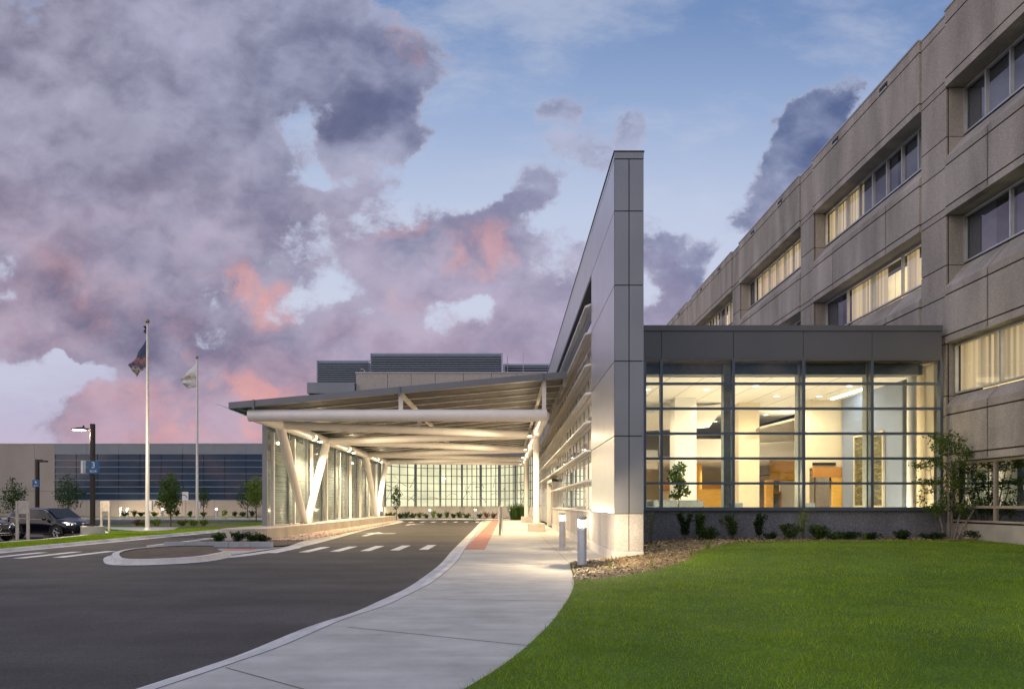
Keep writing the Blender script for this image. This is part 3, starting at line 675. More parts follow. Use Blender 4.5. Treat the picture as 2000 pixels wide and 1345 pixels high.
MB().box(13.85, 14.3, 29.1, 29.25, FL, 2.7).build('wood_column', WOOD, LB)
MB().box(13.02, 14.0, 29.14, 29.19, 3.2, 3.32).build('vent_grille', BLACK, LB)
MB().box(10.15, 11.05, 30, 30.9, FL, CZ).build('square_column', CREAM, LB)
MB().box(7.0, 7.9, 28.6, 29.5, FL, CZ).box(4.2, 4.9, 27, 27.7, FL, CZ).build('square_column', WHITEI, LB)
MB().box(7.95, 22, 33, 33.2, 3.72, 4.7).box(3.4, 7.9, 36, 36.2, 3.4, 4.4).build('bulkhead', WHITEI, LB)
MB().hexa([(10.9, 29.5, 4.8), (14.1, 29.5, 5.6), (14.1, 32.9, 4.6), (10.9, 32.9, 4.4), (10.9, 29.5, 4.9), (14.1, 29.5, 5.7), (14.1, 32.9, 4.7), (10.9, 32.9, 4.5)]).build('sloped_ceiling', mat('ceiling_grey', (.42, .40, .34), .8), LB)
MB().box(3.4, 22, 33.3, 44, 3.74, 3.85).build('low_ceiling', WHITEI, LB)
MB().box(3.4, 22, 44, 44.2, FL, 6).build('far_wall', CREAM, LB)
MB().box(21.8, 22, 29.5, 44, FL, 6).build('end_wall', CREAM, LB)
MB().lathe([(.3, 0), (.3, 3.1)], (10.2, 37, FL), 20).build('wood_column', WOOD, LB)
MB().box(9, 12.4, 40, 40.15, 2.4, 2.75).box(8.9, 9.5, 39, 39.1, 2.4, 2.7).build('wood_band', WOODD, LB)
MB().box(9, 12.4, 40.16, 40.3, FL, 2.4).box(11.4, 12.2, 40, 40.1, FL, 2.38).build('interior_wall', BEIGE, LB)
cw = MB()
arc = [(13.0, 33.9), (13.3, 34.3), (13.75, 34.6), (14.3, 34.75), (15.2, 34.8)]
for (a, b), (c, d) in zip(arc, arc[1:]):
    for k in range(3): z0 = 2.75 + k*.4; cw.quad((a, b, z0+.012), (c, d, z0+.012), (c, d, z0+.39), (a, b, z0+.39))
cw.build('wood_curved_panel', WOOD, LB)
MB().box(12.95, 13.3, 34.2, 34.5, FL, 2.75).build('wood_column', WOOD, LB)
MB().box(13.35, 13.42, 35, 35.1, FL, 2.2).box(13.95, 14.02, 35, 35.1, FL, 2.2).box(13.35, 14.02, 35, 35.1, 2.1, 2.2).build('door_frame', WOODD, LB)
MB().box(13.42, 13.95, 35.04, 35.1, FL, 2.1).build('interior_door', SLATE, LB)
MB().box(14.03, 17, 35.2, 35.3, FL, 2.75).build('interior_wall', WHITEI, LB)
ld = []
for (x, y) in ((1265,761),(1380,761),(1346,781),(1476,754),(1517,774),(1600,774),(1659,754),(1356,811),(1333,823),(1397,823),(1371,831),(1496,810),(1516,834),(1404,856),(1538,856)):
    Yd = F*(CZ-.01-H)/(CY-y)
    if Yd < 49: ld.append(((x-CX)*Yd/F, Yd, CZ-.012))
for (x, y, z) in ld:
    if z > 3 and 3.3 < x < 14.1: MB().lathe([(.0, 0), (.11, 0)], (x, y, z), 14).build('downlight', LENSD, LB)
for (x, y) in ((4.2, 26.5), (4.2, 31), (4.2, 37), (4.2, 43)): MB().lathe([(.0, 0), (.11, 0)], (x, y, CZ-.012), 14).build('downlight', LENSD, LB)
MB().box(13.6, 13.75, 26.2, 28.8, CZ-.05, CZ-.01).build('linear_light', LENSD, LB)
MB().box(8.9, 12.6, 36.6, 36.9, FL, 2.35).build('wood_panel', WOOD, LB)
MB().lathe([(0, 0), (.22, 0), (.22, .42), (0, .42)], (11.6, 34.2, 3.2), 20).build('pendant_lamp', LENSD, LB)
MB().hexa([(4.2, 30, 5.2), (9.6, 30, 5.95), (9.6, 32.6, 5.2), (4.2, 32.6, 4.9), (4.2, 30, 5.3), (9.6, 30, 5.98), (9.6, 32.6, 5.3), (4.2, 32.6, 5.0)]).build('sloped_ceiling', WHITEI, LB)
o = MB()
for k in range(9): o.box(3.3+k*1.2, 3.3+k*1.2+.025, 24, 33, CZ-.006, CZ-.001)
o.build('ceiling_joint', BEIGE, LB)
# light of the recessed lamps, with added fill points and uplights
for x in (5.2, 8.6, 12.0):
    for y in (25.6, 28.4, 31.6): lamp('SPOT', (x, y, CZ-.06), 330, LB, WHITE, .15, (0, 0, -1), 165)
for (x, y, z, e) in ((6, 38, 3.6, 130), (11.5, 37, 3.6, 160), (16.5, 37, 3.6, 130), (16.5, 31.2, 4.9, 160), (4.3, 26.5, 5.9, 90), (4.3, 37, 5.9, 90), (4.3, 47, 5.9, 90)): lamp('SPOT', (x, y, z), e*2.2, LB, WHITE, .15, (0, 0, -1), 165)
for (x, y, z, e) in ((9, 26.5, 1.1, 60), (10.5, 31.5, 1.1, 50)): lamp('POINT', (x, y, z+1.2), e*2.6, LB, WHITE, .5)  # fill points added in mid room, no fitting there
lamp('AREA', (13.67, 27.5, CZ-.07), 40, LB, (1, .97, .9), aim=(0.25, 0, -1), size=(.15, 2.4))
for x in (5, 8, 11, 13.3): lamp('AREA', (x, 23.75, FL+.12), 90, LB, WHITE, aim=(0, .5, 1), size=(1.2, .25))  # uplights added unseen behind the base wall to brighten the ceiling
for x in (10, 14, 18): lamp('AREA', (x, 33.1, 4.75), 70, LB, WHITE, aim=(0, -.5, 1), size=(2, .15))  # uplights added out of sight over the bulkhead, brightening the ceiling
# furniture
def sofa(x, y, label):
    t = thing('sofa', (x, y, FL), label, 'sofa', 'sofas in the lobby')
    MB().box(-.95, .95, .05, .85, .12, .45).build('base', SOFA, None).parent = t
    for s in (-.47, .47): o = MB().box(s-.45, s+.45, .1, .8, .45, .6).build('seat_cushion', SOFA, None, .04); o.parent = t; o = MB().box(s-.45, s+.45, -.02, .2, .5, 1.08).build('back_cushion', SOFA, None, .05); o.parent = t
    for s in (-1.05, .93): o = MB().box(s, s+.14, 0, .85, .1, .85).build('arm', SOFA, None, .03); o.parent = t
    return t
sofa(6.35, 25.4, 'grey two seat sofa behind the glazing, right one of the pair'); sofa(4.75, 26.3, 'grey sofa partly hidden behind the glazing, left one of the pair')
art = thing('artwork', (14.12, 26.8, 2.9), 'tall framed abstract picture of gold and dark ripples on the blue wall', 'picture')
def artmat():
    m_, nt, out = newmat('art_print'); N = nt.nodes; L = nt.links
    b = N.new('ShaderNodeBsdfPrincipled'); L.new(b.outputs[0], out.inputs[0]); b.inputs['Roughness'].default_value = .3
    tc = N.new('ShaderNodeTexCoord'); mpa = N.new('ShaderNodeMapping'); mpa.inputs['Scale'].default_value = (1, .8, 3.2); L.new(tc.outputs['Object'], mpa.inputs[0]); wv = N.new('ShaderNodeTexNoise'); wv.inputs['Scale'].default_value = 3.2; wv.inputs['Detail'].default_value = 7; wv.inputs['Distortion'].default_value = 1.2
    L.new(mpa.outputs[0], wv.inputs[0]); r = N.new('ShaderNodeValToRGB'); L.new(wv.outputs[0], r.inputs[0]); r.color_ramp.elements[0].position = .35
    r.color_ramp.elements[0].color = (.02, .025, .018, 1); r.color_ramp.elements[1].color = (.42, .40, .30, 1); r.color_ramp.elements[1].position = .78
    e = r.color_ramp.elements.new(.50); e.color = (.07, .075, .04, 1); e = r.color_ramp.elements.new(.62); e.color = (.20, .17, .07, 1)
    L.new(r.outputs[0], b.inputs['Base Color']); return m_
MB().box(14.14, 14.17, 25.75, 27.8, 1.5, 4.25).build('print', artmat(), art)
fr = MB()
for (a, b, c, d) in ((25.68, 27.87, 4.25, 4.32), (25.68, 27.87, 1.43, 1.5), (25.68, 25.75, 1.5, 4.25), (27.8, 27.87, 1.5, 4.25)): fr.box(14.10, 14.18, a, b, c, d)
fr.build('frame', mat('art_frame', (.6, .55, .42), .4), art)
def armchair(x, y, yaw, label):
    t = thing('armchair', (0, 0, 0), label, 'armchair', 'armchairs in the lobby')
    for o in (MB().box(-.30, .30, -.28, .30, .30, .46).build('seat', SOFA, None, .03), MB().box(-.34, .34, .26, .38, .40, .98).build('back', SOFA, None, .03), MB().box(-.40, -.32, -.28, .34, .0, .66).build('arm', WOODD, None, .01), MB().box(.32, .40, -.28, .34, .0, .66).build('arm', WOODD, None, .01)): o.parent = t
    t.location = (x, y, FL); t.rotation_euler = (0, 0, yaw)
armchair(8.6, 25.2, .4, 'grey armchair near the second window bay inside the lobby'); armchair(11.3, 26.0, -.5, 'grey armchair near the third window bay inside the lobby')
# ------------------------------------------------------------------ tall precast office building
OB = thing('office_building', (18, 40, 0), 'four storey brown precast concrete office building with ribbon windows', 'building')
SX = 14.7
lev = [ # window z0,z1, recess, pane pitch ; spandrel above bottom
    (13.9, 15.47, .6, 1.06), (9.6, 11.20, .6, 2.12), (5.22, 6.91, .3, 2.12), (.98, 2.93, .12, 2.12)]
span = [(11.22, 13.10, 13.85), (6.93, 8.78, 9.55), (2.95, 4.77, 5.17)]
bays = [(12.2, 22.86), (24.3, 32.8), (34.3, 43.25), (44.7, 54.3), (55.8, 65.5), (67, 77), (78.5, 88)]
PR = .07
def lit_pane(bi, li, k, n):
    if li == 3: return 0
    if bi == 0: return 2 if li == 2 else 0
    if bi == 1: return (0, 2)[k < 3] if li == 0 else ((0, 2, 3, 3)[min(k, 3)] if li == 1 else 0)
    if bi == 2: return (0 if k == 0 or k == n-1 else 2)
    return 2 if (k*7+bi*3) % 5 < 2 else 0
def litmat():
    m_, nt, out = newmat('lit_room'); N = nt.nodes; L = nt.links
    tc = N.new('ShaderNodeTexCoord'); n = N.new('ShaderNodeTexNoise'); n.inputs['Scale'].default_value = .7; L.new(tc.outputs['Object'], n.inputs[0])
    r = N.new('ShaderNodeMapRange'); r.inputs[1].default_value = .3; r.inputs[2].default_value = .7; r.inputs[3].default_value = .7; r.inputs[4].default_value = 1.7; L.new(n.outputs[0], r.inputs[0])
    e = N.new('ShaderNodeEmission'); e.inputs[0].default_value = (1, .74, .36, 1); L.new(r.outputs[0], e.inputs[1]); L.new(e.outputs[0], out.inputs[0]); return m_
LITROOM = litmat()
def blindmat():
    m_, nt, out = newmat('blind_lit'); N = nt.nodes; L = nt.links; ge = N.new('ShaderNodeNewGeometry'); r = N.new('ShaderNodeMapRange'); r.inputs[3].default_value = .12; r.inputs[4].default_value = .8; L.new(ge.outputs['Random Per Island'], r.inputs[0])
    b = N.new('ShaderNodeBsdfPrincipled'); b.inputs['Base Color'].default_value = (.6, .52, .38, 1); b.inputs['Roughness'].default_value = .7; b.inputs['Emission Color'].default_value = (1, .68, .32, 1); L.new(r.outputs[0], b.inputs['Emission Strength']); L.new(b.outputs[0], out.inputs[0]); return m_
BLINDL = blindmat()  # room light behind the slats put into them as emission
BLINDD = mat('blind_unlit', (.08, .09, .125), .8)  # same blinds in unlit rooms, their shade put into the colour
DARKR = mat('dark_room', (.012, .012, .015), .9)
for bi, (ya, yb) in enumerate(bays):
    xp = SX - PR
    # top spandrel
    s = MB().box(xp, SX+.55, ya, yb, 15.80, 17.57).box(xp, SX+.55, ya, yb, 15.49, 15.75).box(xp, SX+.4, ya, yb, 17.62, 18.02)
    s.build('spandrel', STONE, OB)
    MB().box(xp+.03, SX+.5, ya+.01, yb-.01, 15.74, 15.81).box(xp+.03, SX+.5, ya+.01, yb-.01, 17.56, 17.63).build('joint', JOINT, OB)
    MB().box(xp-.03, SX+.45, ya-.02, yb+.02, 18.02, 18.08).build('coping', MULL_L, OB)
    for t in (.27, .73):
        yc = ya + (yb-ya)*t
        if ya > 13 or t > .5:
            MB().box(xp-.012, xp+.05, yc-.28, yc+.28, 17.63, 17.86).build('scupper', BLACK, OB); MB().box(xp-.05, xp+.02, yc-.26, yc+.26, 17.60, 17.66).build('scupper_lip', MULL_L, OB)
    for si, (z0, z1, zt) in enumerate(span):
        rec = lev[si][2]
        ys = [ya, ya+2.15, yb-2.05, yb] if bi else [ya, yb-6.3, yb-2.03, yb]
        o = MB(); jj = MB()
        for a, b in zip(ys, ys[1:]):
            a2 = a + (.03 if a != ya else 0); b2 = b - (.03 if b != yb else 0)
            o.box(xp, SX+.2, a2, b2, z0, z0+.22)
            o.box(xp, SX+.2, a2, b2, z0+.27, z1-.28)
            o.extr([(xp, z1-.23), (SX+.15, z1-.23), (SX+rec-.02, z1-.1), (SX+rec-.02, zt), (xp, z1)], 'y', a2, b2)
        jj.box(xp+.03, SX+.18, ya+.01, yb-.01, z0+.02, z1-.1)
        jj.build('joint', JOINT, OB); o.build('spandrel', STONE, OB)
        MB().box(xp+.02, SX+lev[si+1][2]+.05, ya+.005, yb-.005, z0+.002, z0+.05).build('window_soffit', STONE_S, OB)
    MB().box(xp+.02, SX+.65, ya+.005, yb-.005, 15.492, 15.55).build('window_soffit', STONE_S, OB)
    MB().box(SX-.02, SX+.3, ya, yb, -.2, .93).build('base_wall', STONE_S, OB)
    if bi > 4: continue
    for li, (z0, z1, rec, pitch) in enumerate(lev):
        if bi > 0 and li == 3: continue
        if bi == 1 and li == 2: continue
        if bi > 1 and li == 2: continue
        xw = SX+rec
        fm = None
        n = max(1, round((yb-ya)/pitch)); dy = (yb-ya)/n
        f = MB(); f.box(xw-.05, xw+.05, ya, yb, z0-.0, z0+.06).box(xw-.05, xw+.05, ya, yb, z1-.08, z1)
        for k in range(n+1):
            yy_ = yb - k*dy; yy_ = min(max(yy_, ya+.03), yb-.03); f.box(xw-.06, xw+.05, yy_-.03, yy_+.03, z0+.06, z1-.08)
        if li == 3: f.box(xw-.05, xw+.05, ya, yb, 1.42, 1.50)
        fo = f.build('window', MULL_L if li != 3 else (MATS.get('tan_frame') or mat('tan_frame', (.42, .36, .29), .5)), OB)
        MB().quad((xw, ya, z0), (xw, yb, z0), (xw, yb, z1), (xw, ya, z1)).build('glass', DGLASS if li == 3 else OGLASS, fo)
        # room shell behind
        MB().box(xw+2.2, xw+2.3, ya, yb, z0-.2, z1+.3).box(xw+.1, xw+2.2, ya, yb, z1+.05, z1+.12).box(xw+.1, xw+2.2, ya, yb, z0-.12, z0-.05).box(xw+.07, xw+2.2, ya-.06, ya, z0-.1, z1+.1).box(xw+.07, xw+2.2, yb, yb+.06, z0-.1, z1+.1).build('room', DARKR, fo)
        bl, bd, lr = MB(), MB(), MB()
        for k in range(n):                                  # k=0 nearest the pilaster at the far end
            b1 = yb - k*dy - .04; b0 = b1 - dy + .08
            st_ = lit_pane(bi, li, k, n)
            if li == 3: continue
            if st_ in (2, 3): lr.quad((xw+.9, b0-.03, z0), (xw+.9, b1+.03, z0), (xw+.9, b1+.03, z1), (xw+.9, b0-.03, z1))
            tgt = bl if st_ == 2 else bd
            cover = 1.0 if (st_ == 2) else rnd.choice([.55, .8, 1.0, .3])
            if st_ == 3: cover = .35; tgt = bl
            yy_ = b1
            while yy_ > b1 - (b1-b0)*cover:
                tgt.quad((xw+.14, yy_, z0+.05), (xw+.20, yy_-.085, z0+.05), (xw+.20, yy_-.085, z1-.05), (xw+.14, yy_, z1-.05)); yy_ -= .12
        if bl.f: bl.build('vertical_blind', BLINDL, fo)
        if bd.f: bd.build('vertical_blind', BLINDD, fo)
        if lr.f: lr.build('lit_room', LITROOM, fo)
pil = [(a[1], b[0]) for a, b in zip(bays, bays[1:])]
for (ya, yb) in pil:
    o = MB(); zc = [-.2, 2.95, 3.2, 4.5, 5.17, 6.93, 7.2, 8.52, 9.55, 11.22, 11.47, 12.85, 13.85, 15.49, 15.75, 17.6, 17.95]
    for a, b in zip(zc, zc[1:]): o.box(SX, SX+.0795, ya+.035, yb-.035, a+.02, b-.02).box(SX+.08, SX+.75, ya+.002, yb-.002, a+.012, b-.012)
    o.build('pilaster', STONE, OB); MB().box(SX+.1, SX+.72, ya+.03, yb-.03, -.2, 17.9).box(SX+.05, SX+.078, ya+.02, yb-.02, -.2, 17.9).build('joint', JOINT, OB)
    MB().box(SX-.02, SX+.4, ya, yb, 17.95, 18.0).build('coping', MULL_L, OB)
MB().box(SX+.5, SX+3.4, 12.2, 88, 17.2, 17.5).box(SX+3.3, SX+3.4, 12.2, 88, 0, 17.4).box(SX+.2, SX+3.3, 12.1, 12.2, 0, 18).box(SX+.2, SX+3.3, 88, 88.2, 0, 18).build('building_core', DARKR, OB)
for z0, z1 in ((11.9, 13.6), (7.6, 9.3), (3.4, 5.0)): pass
# ------------------------------------------------------------------ entrance canopy
CN = thing('canopy', (-5, 38, 0), 'white tubular steel drop off canopy with a sloping grey roof', 'canopy')
RXL, RXR = -12.36, 2.62
def rz(x): return 6.04 + (x+12.36)*(7.45-6.04)/(15.38)
def slab(mb, x0, x1, y0, y1, zo0, zo1):
    mb.hexa([(x0, y0, rz(x0)+zo0), (x1, y0, rz(x1)+zo0), (x1, y1, rz(x1)+zo0), (x0, y1, rz(x0)+zo0), (x0, y0, rz(x0)+zo1), (x1, y0, rz(x1)+zo1), (x1, y1, rz(x1)+zo1), (x0, y1, rz(x0)+zo1)])
rb = MB()
y = 30.36
while y < 67: slab(rb, RXL+.02, RXR, y, min(y+1.38, 67), -.10, -.02); y += 1.4
rb.build('roof_deck', ROOFU, CN)
fb = MB(); slab(fb, RXL, RXR+.0, 30.2, 30.35, -.27, 0.01); slab(fb, RXL, RXL+.08, 30.36, 67.2, -.31, 0.01); slab(fb, RXL, RXR, 67.01, 67.15, -.31, .01)
fb.build('fascia', ROOFF, CN)
y = 31.0
while y < 66.8:
    jb_ = MB(); slab(jb_, RXL+.12, RXR-.02, y-.05, y+.05, -.155, -.105); jb_.build('joist', PAINT, CN); y += 1.95
y = 31.0
while y < 61: MB().box(RXR-.10, RXR+.02, y-.11, y+.11, rz(RXR)-.52, rz(RXR)-.16).build('hanger_bracket', BLADE, CN); y += 1.95
TZ = H+3.97; TR = .27
XL, XR = -11.45, 1.62
MB().tube((XL-.15, 30.6, TZ), (XR+.12, 30.6, TZ), TR, n=28).build('front_tube', PAINT, CN)
MB().tube((XL, 30.75, TZ), (XL, 66, TZ), TR*.95, n=24).build('edge_tube', PAINT, CN)
MB().tube((XR, 30.75, TZ), (XR, 66, TZ), TR*.95, n=24).build('edge_tube', PAINT, CN)
Ls = {1: 34.3, 2: 43.1, 3: 55.0, 4: 64.0}
for a, b in ((34.3, 39), (43.1, 39.2), (43.1, 49.4), (55, 49.6), (55, 59.5), (64, 59.7), (64, 66)): MB().tube((XL, a, TZ), (XR, b, TZ), .215, n=24).build('cross_tube', PAINT, CN)
for ap, t1, t2 in ((38.7, 34.3, 43.1), (59.6, 55, 64)):
    for t in (t1, t2):
        s = 1 if t > ap else -1
        MB().tube((XL, ap+s*.22, .50), (XL, t, TZ-.1), .20, .25, 24).build('leg', PAINT, CN)
    MB().tube((XL, ap-.42, .52), (XL, ap+.42, .52), .22, n=16).build('base_shoe', PAINT, CN)
for yc in (39.0, 59.5):
    c = MB().tube((XR, yc, .45), (XR, yc, TZ-.1), .185, n=28).build('column', PAINT, CN)
    MB().box(XR-.48, XR+.48, yc-.48, yc+.48, -.02, .46).build('plinth', CONC_W, CN, .02)
for xp_ in (-4.8, XR):
    MB().box(xp_-.07, xp_+.07, 30.5, 66, rz(xp_)-.36, rz(xp_)-.16).build('purlin', PAINT, CN)
    for yp in ((30.6, 37, 43.5, 46.5, 52.5, 57.5, 61.5) if xp_ < 0 else (30.6, 39, 49.4, 59.5)):
        zt = TZ+.1
        MB().box(xp_-.09, xp_+.09, yp-.09, yp+.09, zt, rz(xp_)-.36).build('post', PAINT, CN)
for x in (XL+.2, -4.8, XR-.1): MB().box(x-.03, x+.03, 30.14, 30.198, rz(x)-.42, rz(x)+.02).build('bracket', ROOFF, CN)
# glass eave
ge = MB(); ge.hexa([(-12.98, 30.2, 6.0), (-11.75, 30.2, 5.50), (-11.75, 66, 5.50), (-12.98, 66, 6.0), (-12.98, 30.2, 6.02), (-11.75, 30.2, 5.52), (-11.75, 66, 5.52), (-12.98, 66, 6.02)])
ge.build('glass_eave', leafmat('frost_glass', (.62, .84, .84), (.64, .86, .86), (.66, .88, .88), .6), CN)
# flood lamps on the edge tubes
FLD = 2700
def flood(x, y, sgn):
    for dy in (-.18, .2):
        f = MB().lathe([(.02, .16), (.07, .14), (.11, 0), (.11, -.03)], (x, y+dy, TZ-.32), 14).tube((x, y+dy, TZ-.2), (x, y+dy, TZ-.12), .03, n=8).build('flood_lamp', ALU, CN)
        MB().lathe([(0, -.02), (.09, -.02)], (x, y+dy, TZ-.325), 14).build('lens', LENS, f)
    lamp('SPOT', (x+sgn*.1, y, TZ-.46), FLD, CN, WARM, .08, (sgn*.45, 0, -1), 172); lamp('POINT', (x+sgn*.1, y, TZ-.42), FLD*.03, CN, WARM, .06)
for y in (36.4, 45.5, 53.5, 62.0): flood(XR-.45, y, -1)
for y in (40.0, 48.6, 59.2): flood(XL+.42, y, 1)
# ------------------------------------------------------------------ glass windscreen and its wall
WW = thing('low_wall', (-11.5, 46, 0), 'long low concrete wall with rounded end carrying the glass windscreen', 'wall')
nose = [(-10.62, 64.6)] + [(-10.62, 31.2), (-10.75, 30.5), (-11.1, 30.0), (-11.6, 29.75), (-12.1, 29.75), (-12.6, 30.0), (-12.8, 30.5)] + [(-12.8, 64.6)]
MB().prism(nose[::-1], -.1, .46).build('wall', CONC_W, WW)
WS = thing('windscreen', (-12.2, 50, .46), 'etched glass windscreen with grey steel posts on the low wall', 'windscreen')
for i in range(10):
    y = 34.3 + 3.42*i
    MB().box(-12.32, -12.08, y-.07, y+.07, .46, 5.85).build('post', METAL_F, WS)
    MB().box(-12.02, -11.88, y+.35, y+.5, .46, 5.2).build('fin_post', PAINT, WS)
    if i < 9:
        g = MB().box(-12.21, -12.19, y+.09, y+3.33, .52, 5.8).build('glass_panel', GLASSG, WS)
def text(body, size, mt, parent, mtx, name='lettering', ext=.004, align='LEFT'):
    cu = bpy.data.curves.new(name, 'FONT'); cu.body = body; cu.size = size; cu.extrude = ext; cu.align_x = align
    to = bpy.data.objects.new('tmp', cu); COL.objects.link(to); bpy.context.view_layer.update()
    me = bpy.data.meshes.new_from_object(to.evaluated_get(bpy.context.evaluated_depsgraph_get())); bpy.data.objects.remove(to)
    me.transform(Matrix.Translation(-parent_off(parent)) @ mtx); me.materials.clear(); me.materials.append(mt)
    o = bpy.data.objects.new(name, me); COL.objects.link(o); o.parent = parent; return o
# reads from the outer lane (-X side): text right = -Y, up = +Z, facing -X
mtx = Matrix(((0, 0, -1, -12.17), (-1, 0, 0, 40.6), (0, 1, 0, 5.12), (0, 0, 0, 1)))
text('2100 Pfingsten', .78, BLACK, WS, mtx)
# ------------------------------------------------------------------ back building: curved lit glazing
BB = thing('curved_glass_building', (-4, 74, 0), 'low curved building with backlit branch patterned glass behind the canopy', 'building')
cp = spline([Vector(p) for p in ((-14.2, 70.5, 0), (-10.5, 76.6, 0), (-6.5, 78.6, 0), (-3, 78.4, 0), (0.2, 75.6, 0), (2.4, 71.3, 0), (3.05, 66, 0))], 6)
def frostlit():
    m_, nt, out = newmat('frosted_backlit'); N = nt.nodes; L = nt.links
    tc = N.new('ShaderNodeTexCoord'); n = N.new('ShaderNodeTexNoise'); n.inputs['Scale'].default_value = .35; n.inputs['Detail'].default_value = 3; L.new(tc.outputs['Object'], n.inputs[0])
    r = N.new('ShaderNodeMapRange'); r.inputs[1].default_value = .3; r.inputs[2].default_value = .7; r.inputs[3].default_value = .75; r.inputs[4].default_value = 1.25; L.new(n.outputs[0], r.inputs[0])
    e = N.new('ShaderNodeEmission'); e.inputs[0].default_value = (1, .95, .60, 1); L.new(r.outputs[0], e.inputs[1])
    g = N.new('ShaderNodeBsdfGlossy'); g.inputs['Roughness'].default_value = .1; f = N.new('ShaderNodeFresnel'); mx = N.new('ShaderNodeMixShader'); L.new(f.outputs[0], mx.inputs[0]); L.new(e.outputs[0], mx.inputs[1]); L.new(g.outputs[0], mx.inputs[2]); L.new(mx.outputs[0], out.inputs[0]); return m_
FRL = frostlit(); zl = [1.28, 2.15, 3.02, 3.89, 4.76, 5.63, 6.5]
gm, fm_, bm_, br = MB(), MB(), MB(), MB()
for i, (a, b) in enumerate(zip(cp, cp[1:])):
    gm.quad((a.x, a.y, 1.28), (b.x, b.y, 1.28), (b.x, b.y, 6.5), (a.x, a.y, 6.5))
    d = (b-a).normalized(); n = Vector((d.y, -d.x, 0))
    for z in zl: p = a + n*.06; q = b + n*.06; fm_.tube((p.x, p.y, z), (q.x, q.y, z), .035, n=4, cap=False)
    if i % 1 == 0: p = a + n*.07; fm_.box(p.x-.05, p.x+.05, p.y-.05, p.y+.05, 1.28, 6.5)
    if i % 4 == 2: p = a + n*.3; fm_.box(p.x-.11, p.x+.11, p.y-.11, p.y+.11, 1.28, 6.5)
    bm_.hexa([(a.x+n.x*.1, a.y+n.y*.1, -.1), (b.x+n.x*.1, b.y+n.y*.1, -.1), (b.x-n.x*.3, b.y-n.y*.3, -.1), (a.x-n.x*.3, a.y-n.y*.3, -.1), (a.x+n.x*.1, a.y+n.y*.1, 1.28), (b.x+n.x*.1, b.y+n.y*.1, 1.28), (b.x-n.x*.3, b.y-n.y*.3, 1.28), (a.x-n.x*.3, a.y-n.y*.3, 1.28)])
gm.build('backlit_glass', FRL, BB); fm_.build('frame', MULL, BB); bm_.build('base_wall', CONC_W, BB)
for k in range(30):
    i = rnd.uniform(1, len(cp)-8); z = rnd.uniform(1.4, 3.6); pts = []
    sg = rnd.choice((-1, 1)); cur = rnd.uniform(-.12, .12); ang = rnd.uniform(.2, 1.1)
    for s in range(14):
        ii = int(i); t = i-ii; q = cp[ii]*(1-t) + cp[ii+1]*t; pts.append((q.x, q.y-.02, z)); i += sg*.16*math.cos(ang); z += .16*math.sin(ang); ang += cur + rnd.uniform(-.1, .1)
        if not 0 < i < len(cp)-2 or z > 6.2 or z < 1.4: break
    if len(pts) > 3: br.path(pts, [.03 - .0016*j for j in range(len(pts))], 5)
br.build('branch_pattern', mat('branch_print', (.16, .14, .07), .8), BB)
MB().prism([(p.x, p.y) for p in cp[::-1]] + [(-14.2, 86), (10, 86), (10, 66)][::1], 6.5, 7.3).build('roof_edge', ROOFF, BB)
# ------------------------------------------------------------------ far left building
FB = thing('long_low_building', (-40, 92, 0), 'long low building with a dark banded window wall on the left', 'building')
FY = 92.0; kf = F/FY; fx = lambda p: (p-CX)/kf; fzz = lambda q: H+(CY-q)/kf
LOWST = mat('panel_beige', (.34, .30, .27), .8, c2=(.38, .34, .305), scale=.35, bump=.05)
PANG = mat('panel_grey', (.22, .245, .28), .6, .2, c2=(.25, .275, .31), scale=.4)
o = MB(); x = -95.0
xe = fx(107)
while x < xe-.1: b_ = min(x+5.2, xe); o.box(x+.015, b_-.015, FY, FY+.4, 3.3, fzz(866)); o.box(x+.015, b_-.015, FY, FY+.4, -.3, 3.27); x = b_
while x < 0: b_ = min(x+4.3, 0); o.box(x+.015, b_-.015, FY, FY+.4, -.3, fzz(976)); x = b_
o.build('wall', LOWST, FB)
o = MB(); x = xe
while x < 0: b_ = min(x+4.3, 0); o.box(x+.012, b_-.012, FY-.01, FY+.4, fzz(886), fzz(867)); x = b_
o.build('fascia', PANG, FB); MB().box(-95, 0, FY-.06, FY+.5, fzz(866.5), fzz(865)).build('coping', MULL_L, FB)
MB().box(-95, 0, FY+.2, FY+12, -.3, fzz(868)).build('building_core', DARKR, FB)
z0, z1 = fzz(976), fzz(886)
MB().quad((xe, FY+.05, z0), (0, FY+.05, z0), (0, FY+.05, z1), (xe, FY+.05, z1)).build('window_glass', mat('navy_glass', (.02, .04, .075), .06, 0, c2=(.025, .045, .085), scale=.5, spec=.45), FB)
o = MB(); nb = 7
for k in range(nb+1): z = z0 + (z1-z0)*k/nb; o.box(xe, 0, FY-.04, FY+.04, z-.045, z+.045)
o.build('window_band', mat('band_blue', (.20, .26, .36), .4, .5), FB)
o = MB(); x = xe
while x < 0: o.box(x-.02, x+.02, FY-.0, FY+.046, z0, z1); x += 2.86
o.build('mullion', BLACK, FB)
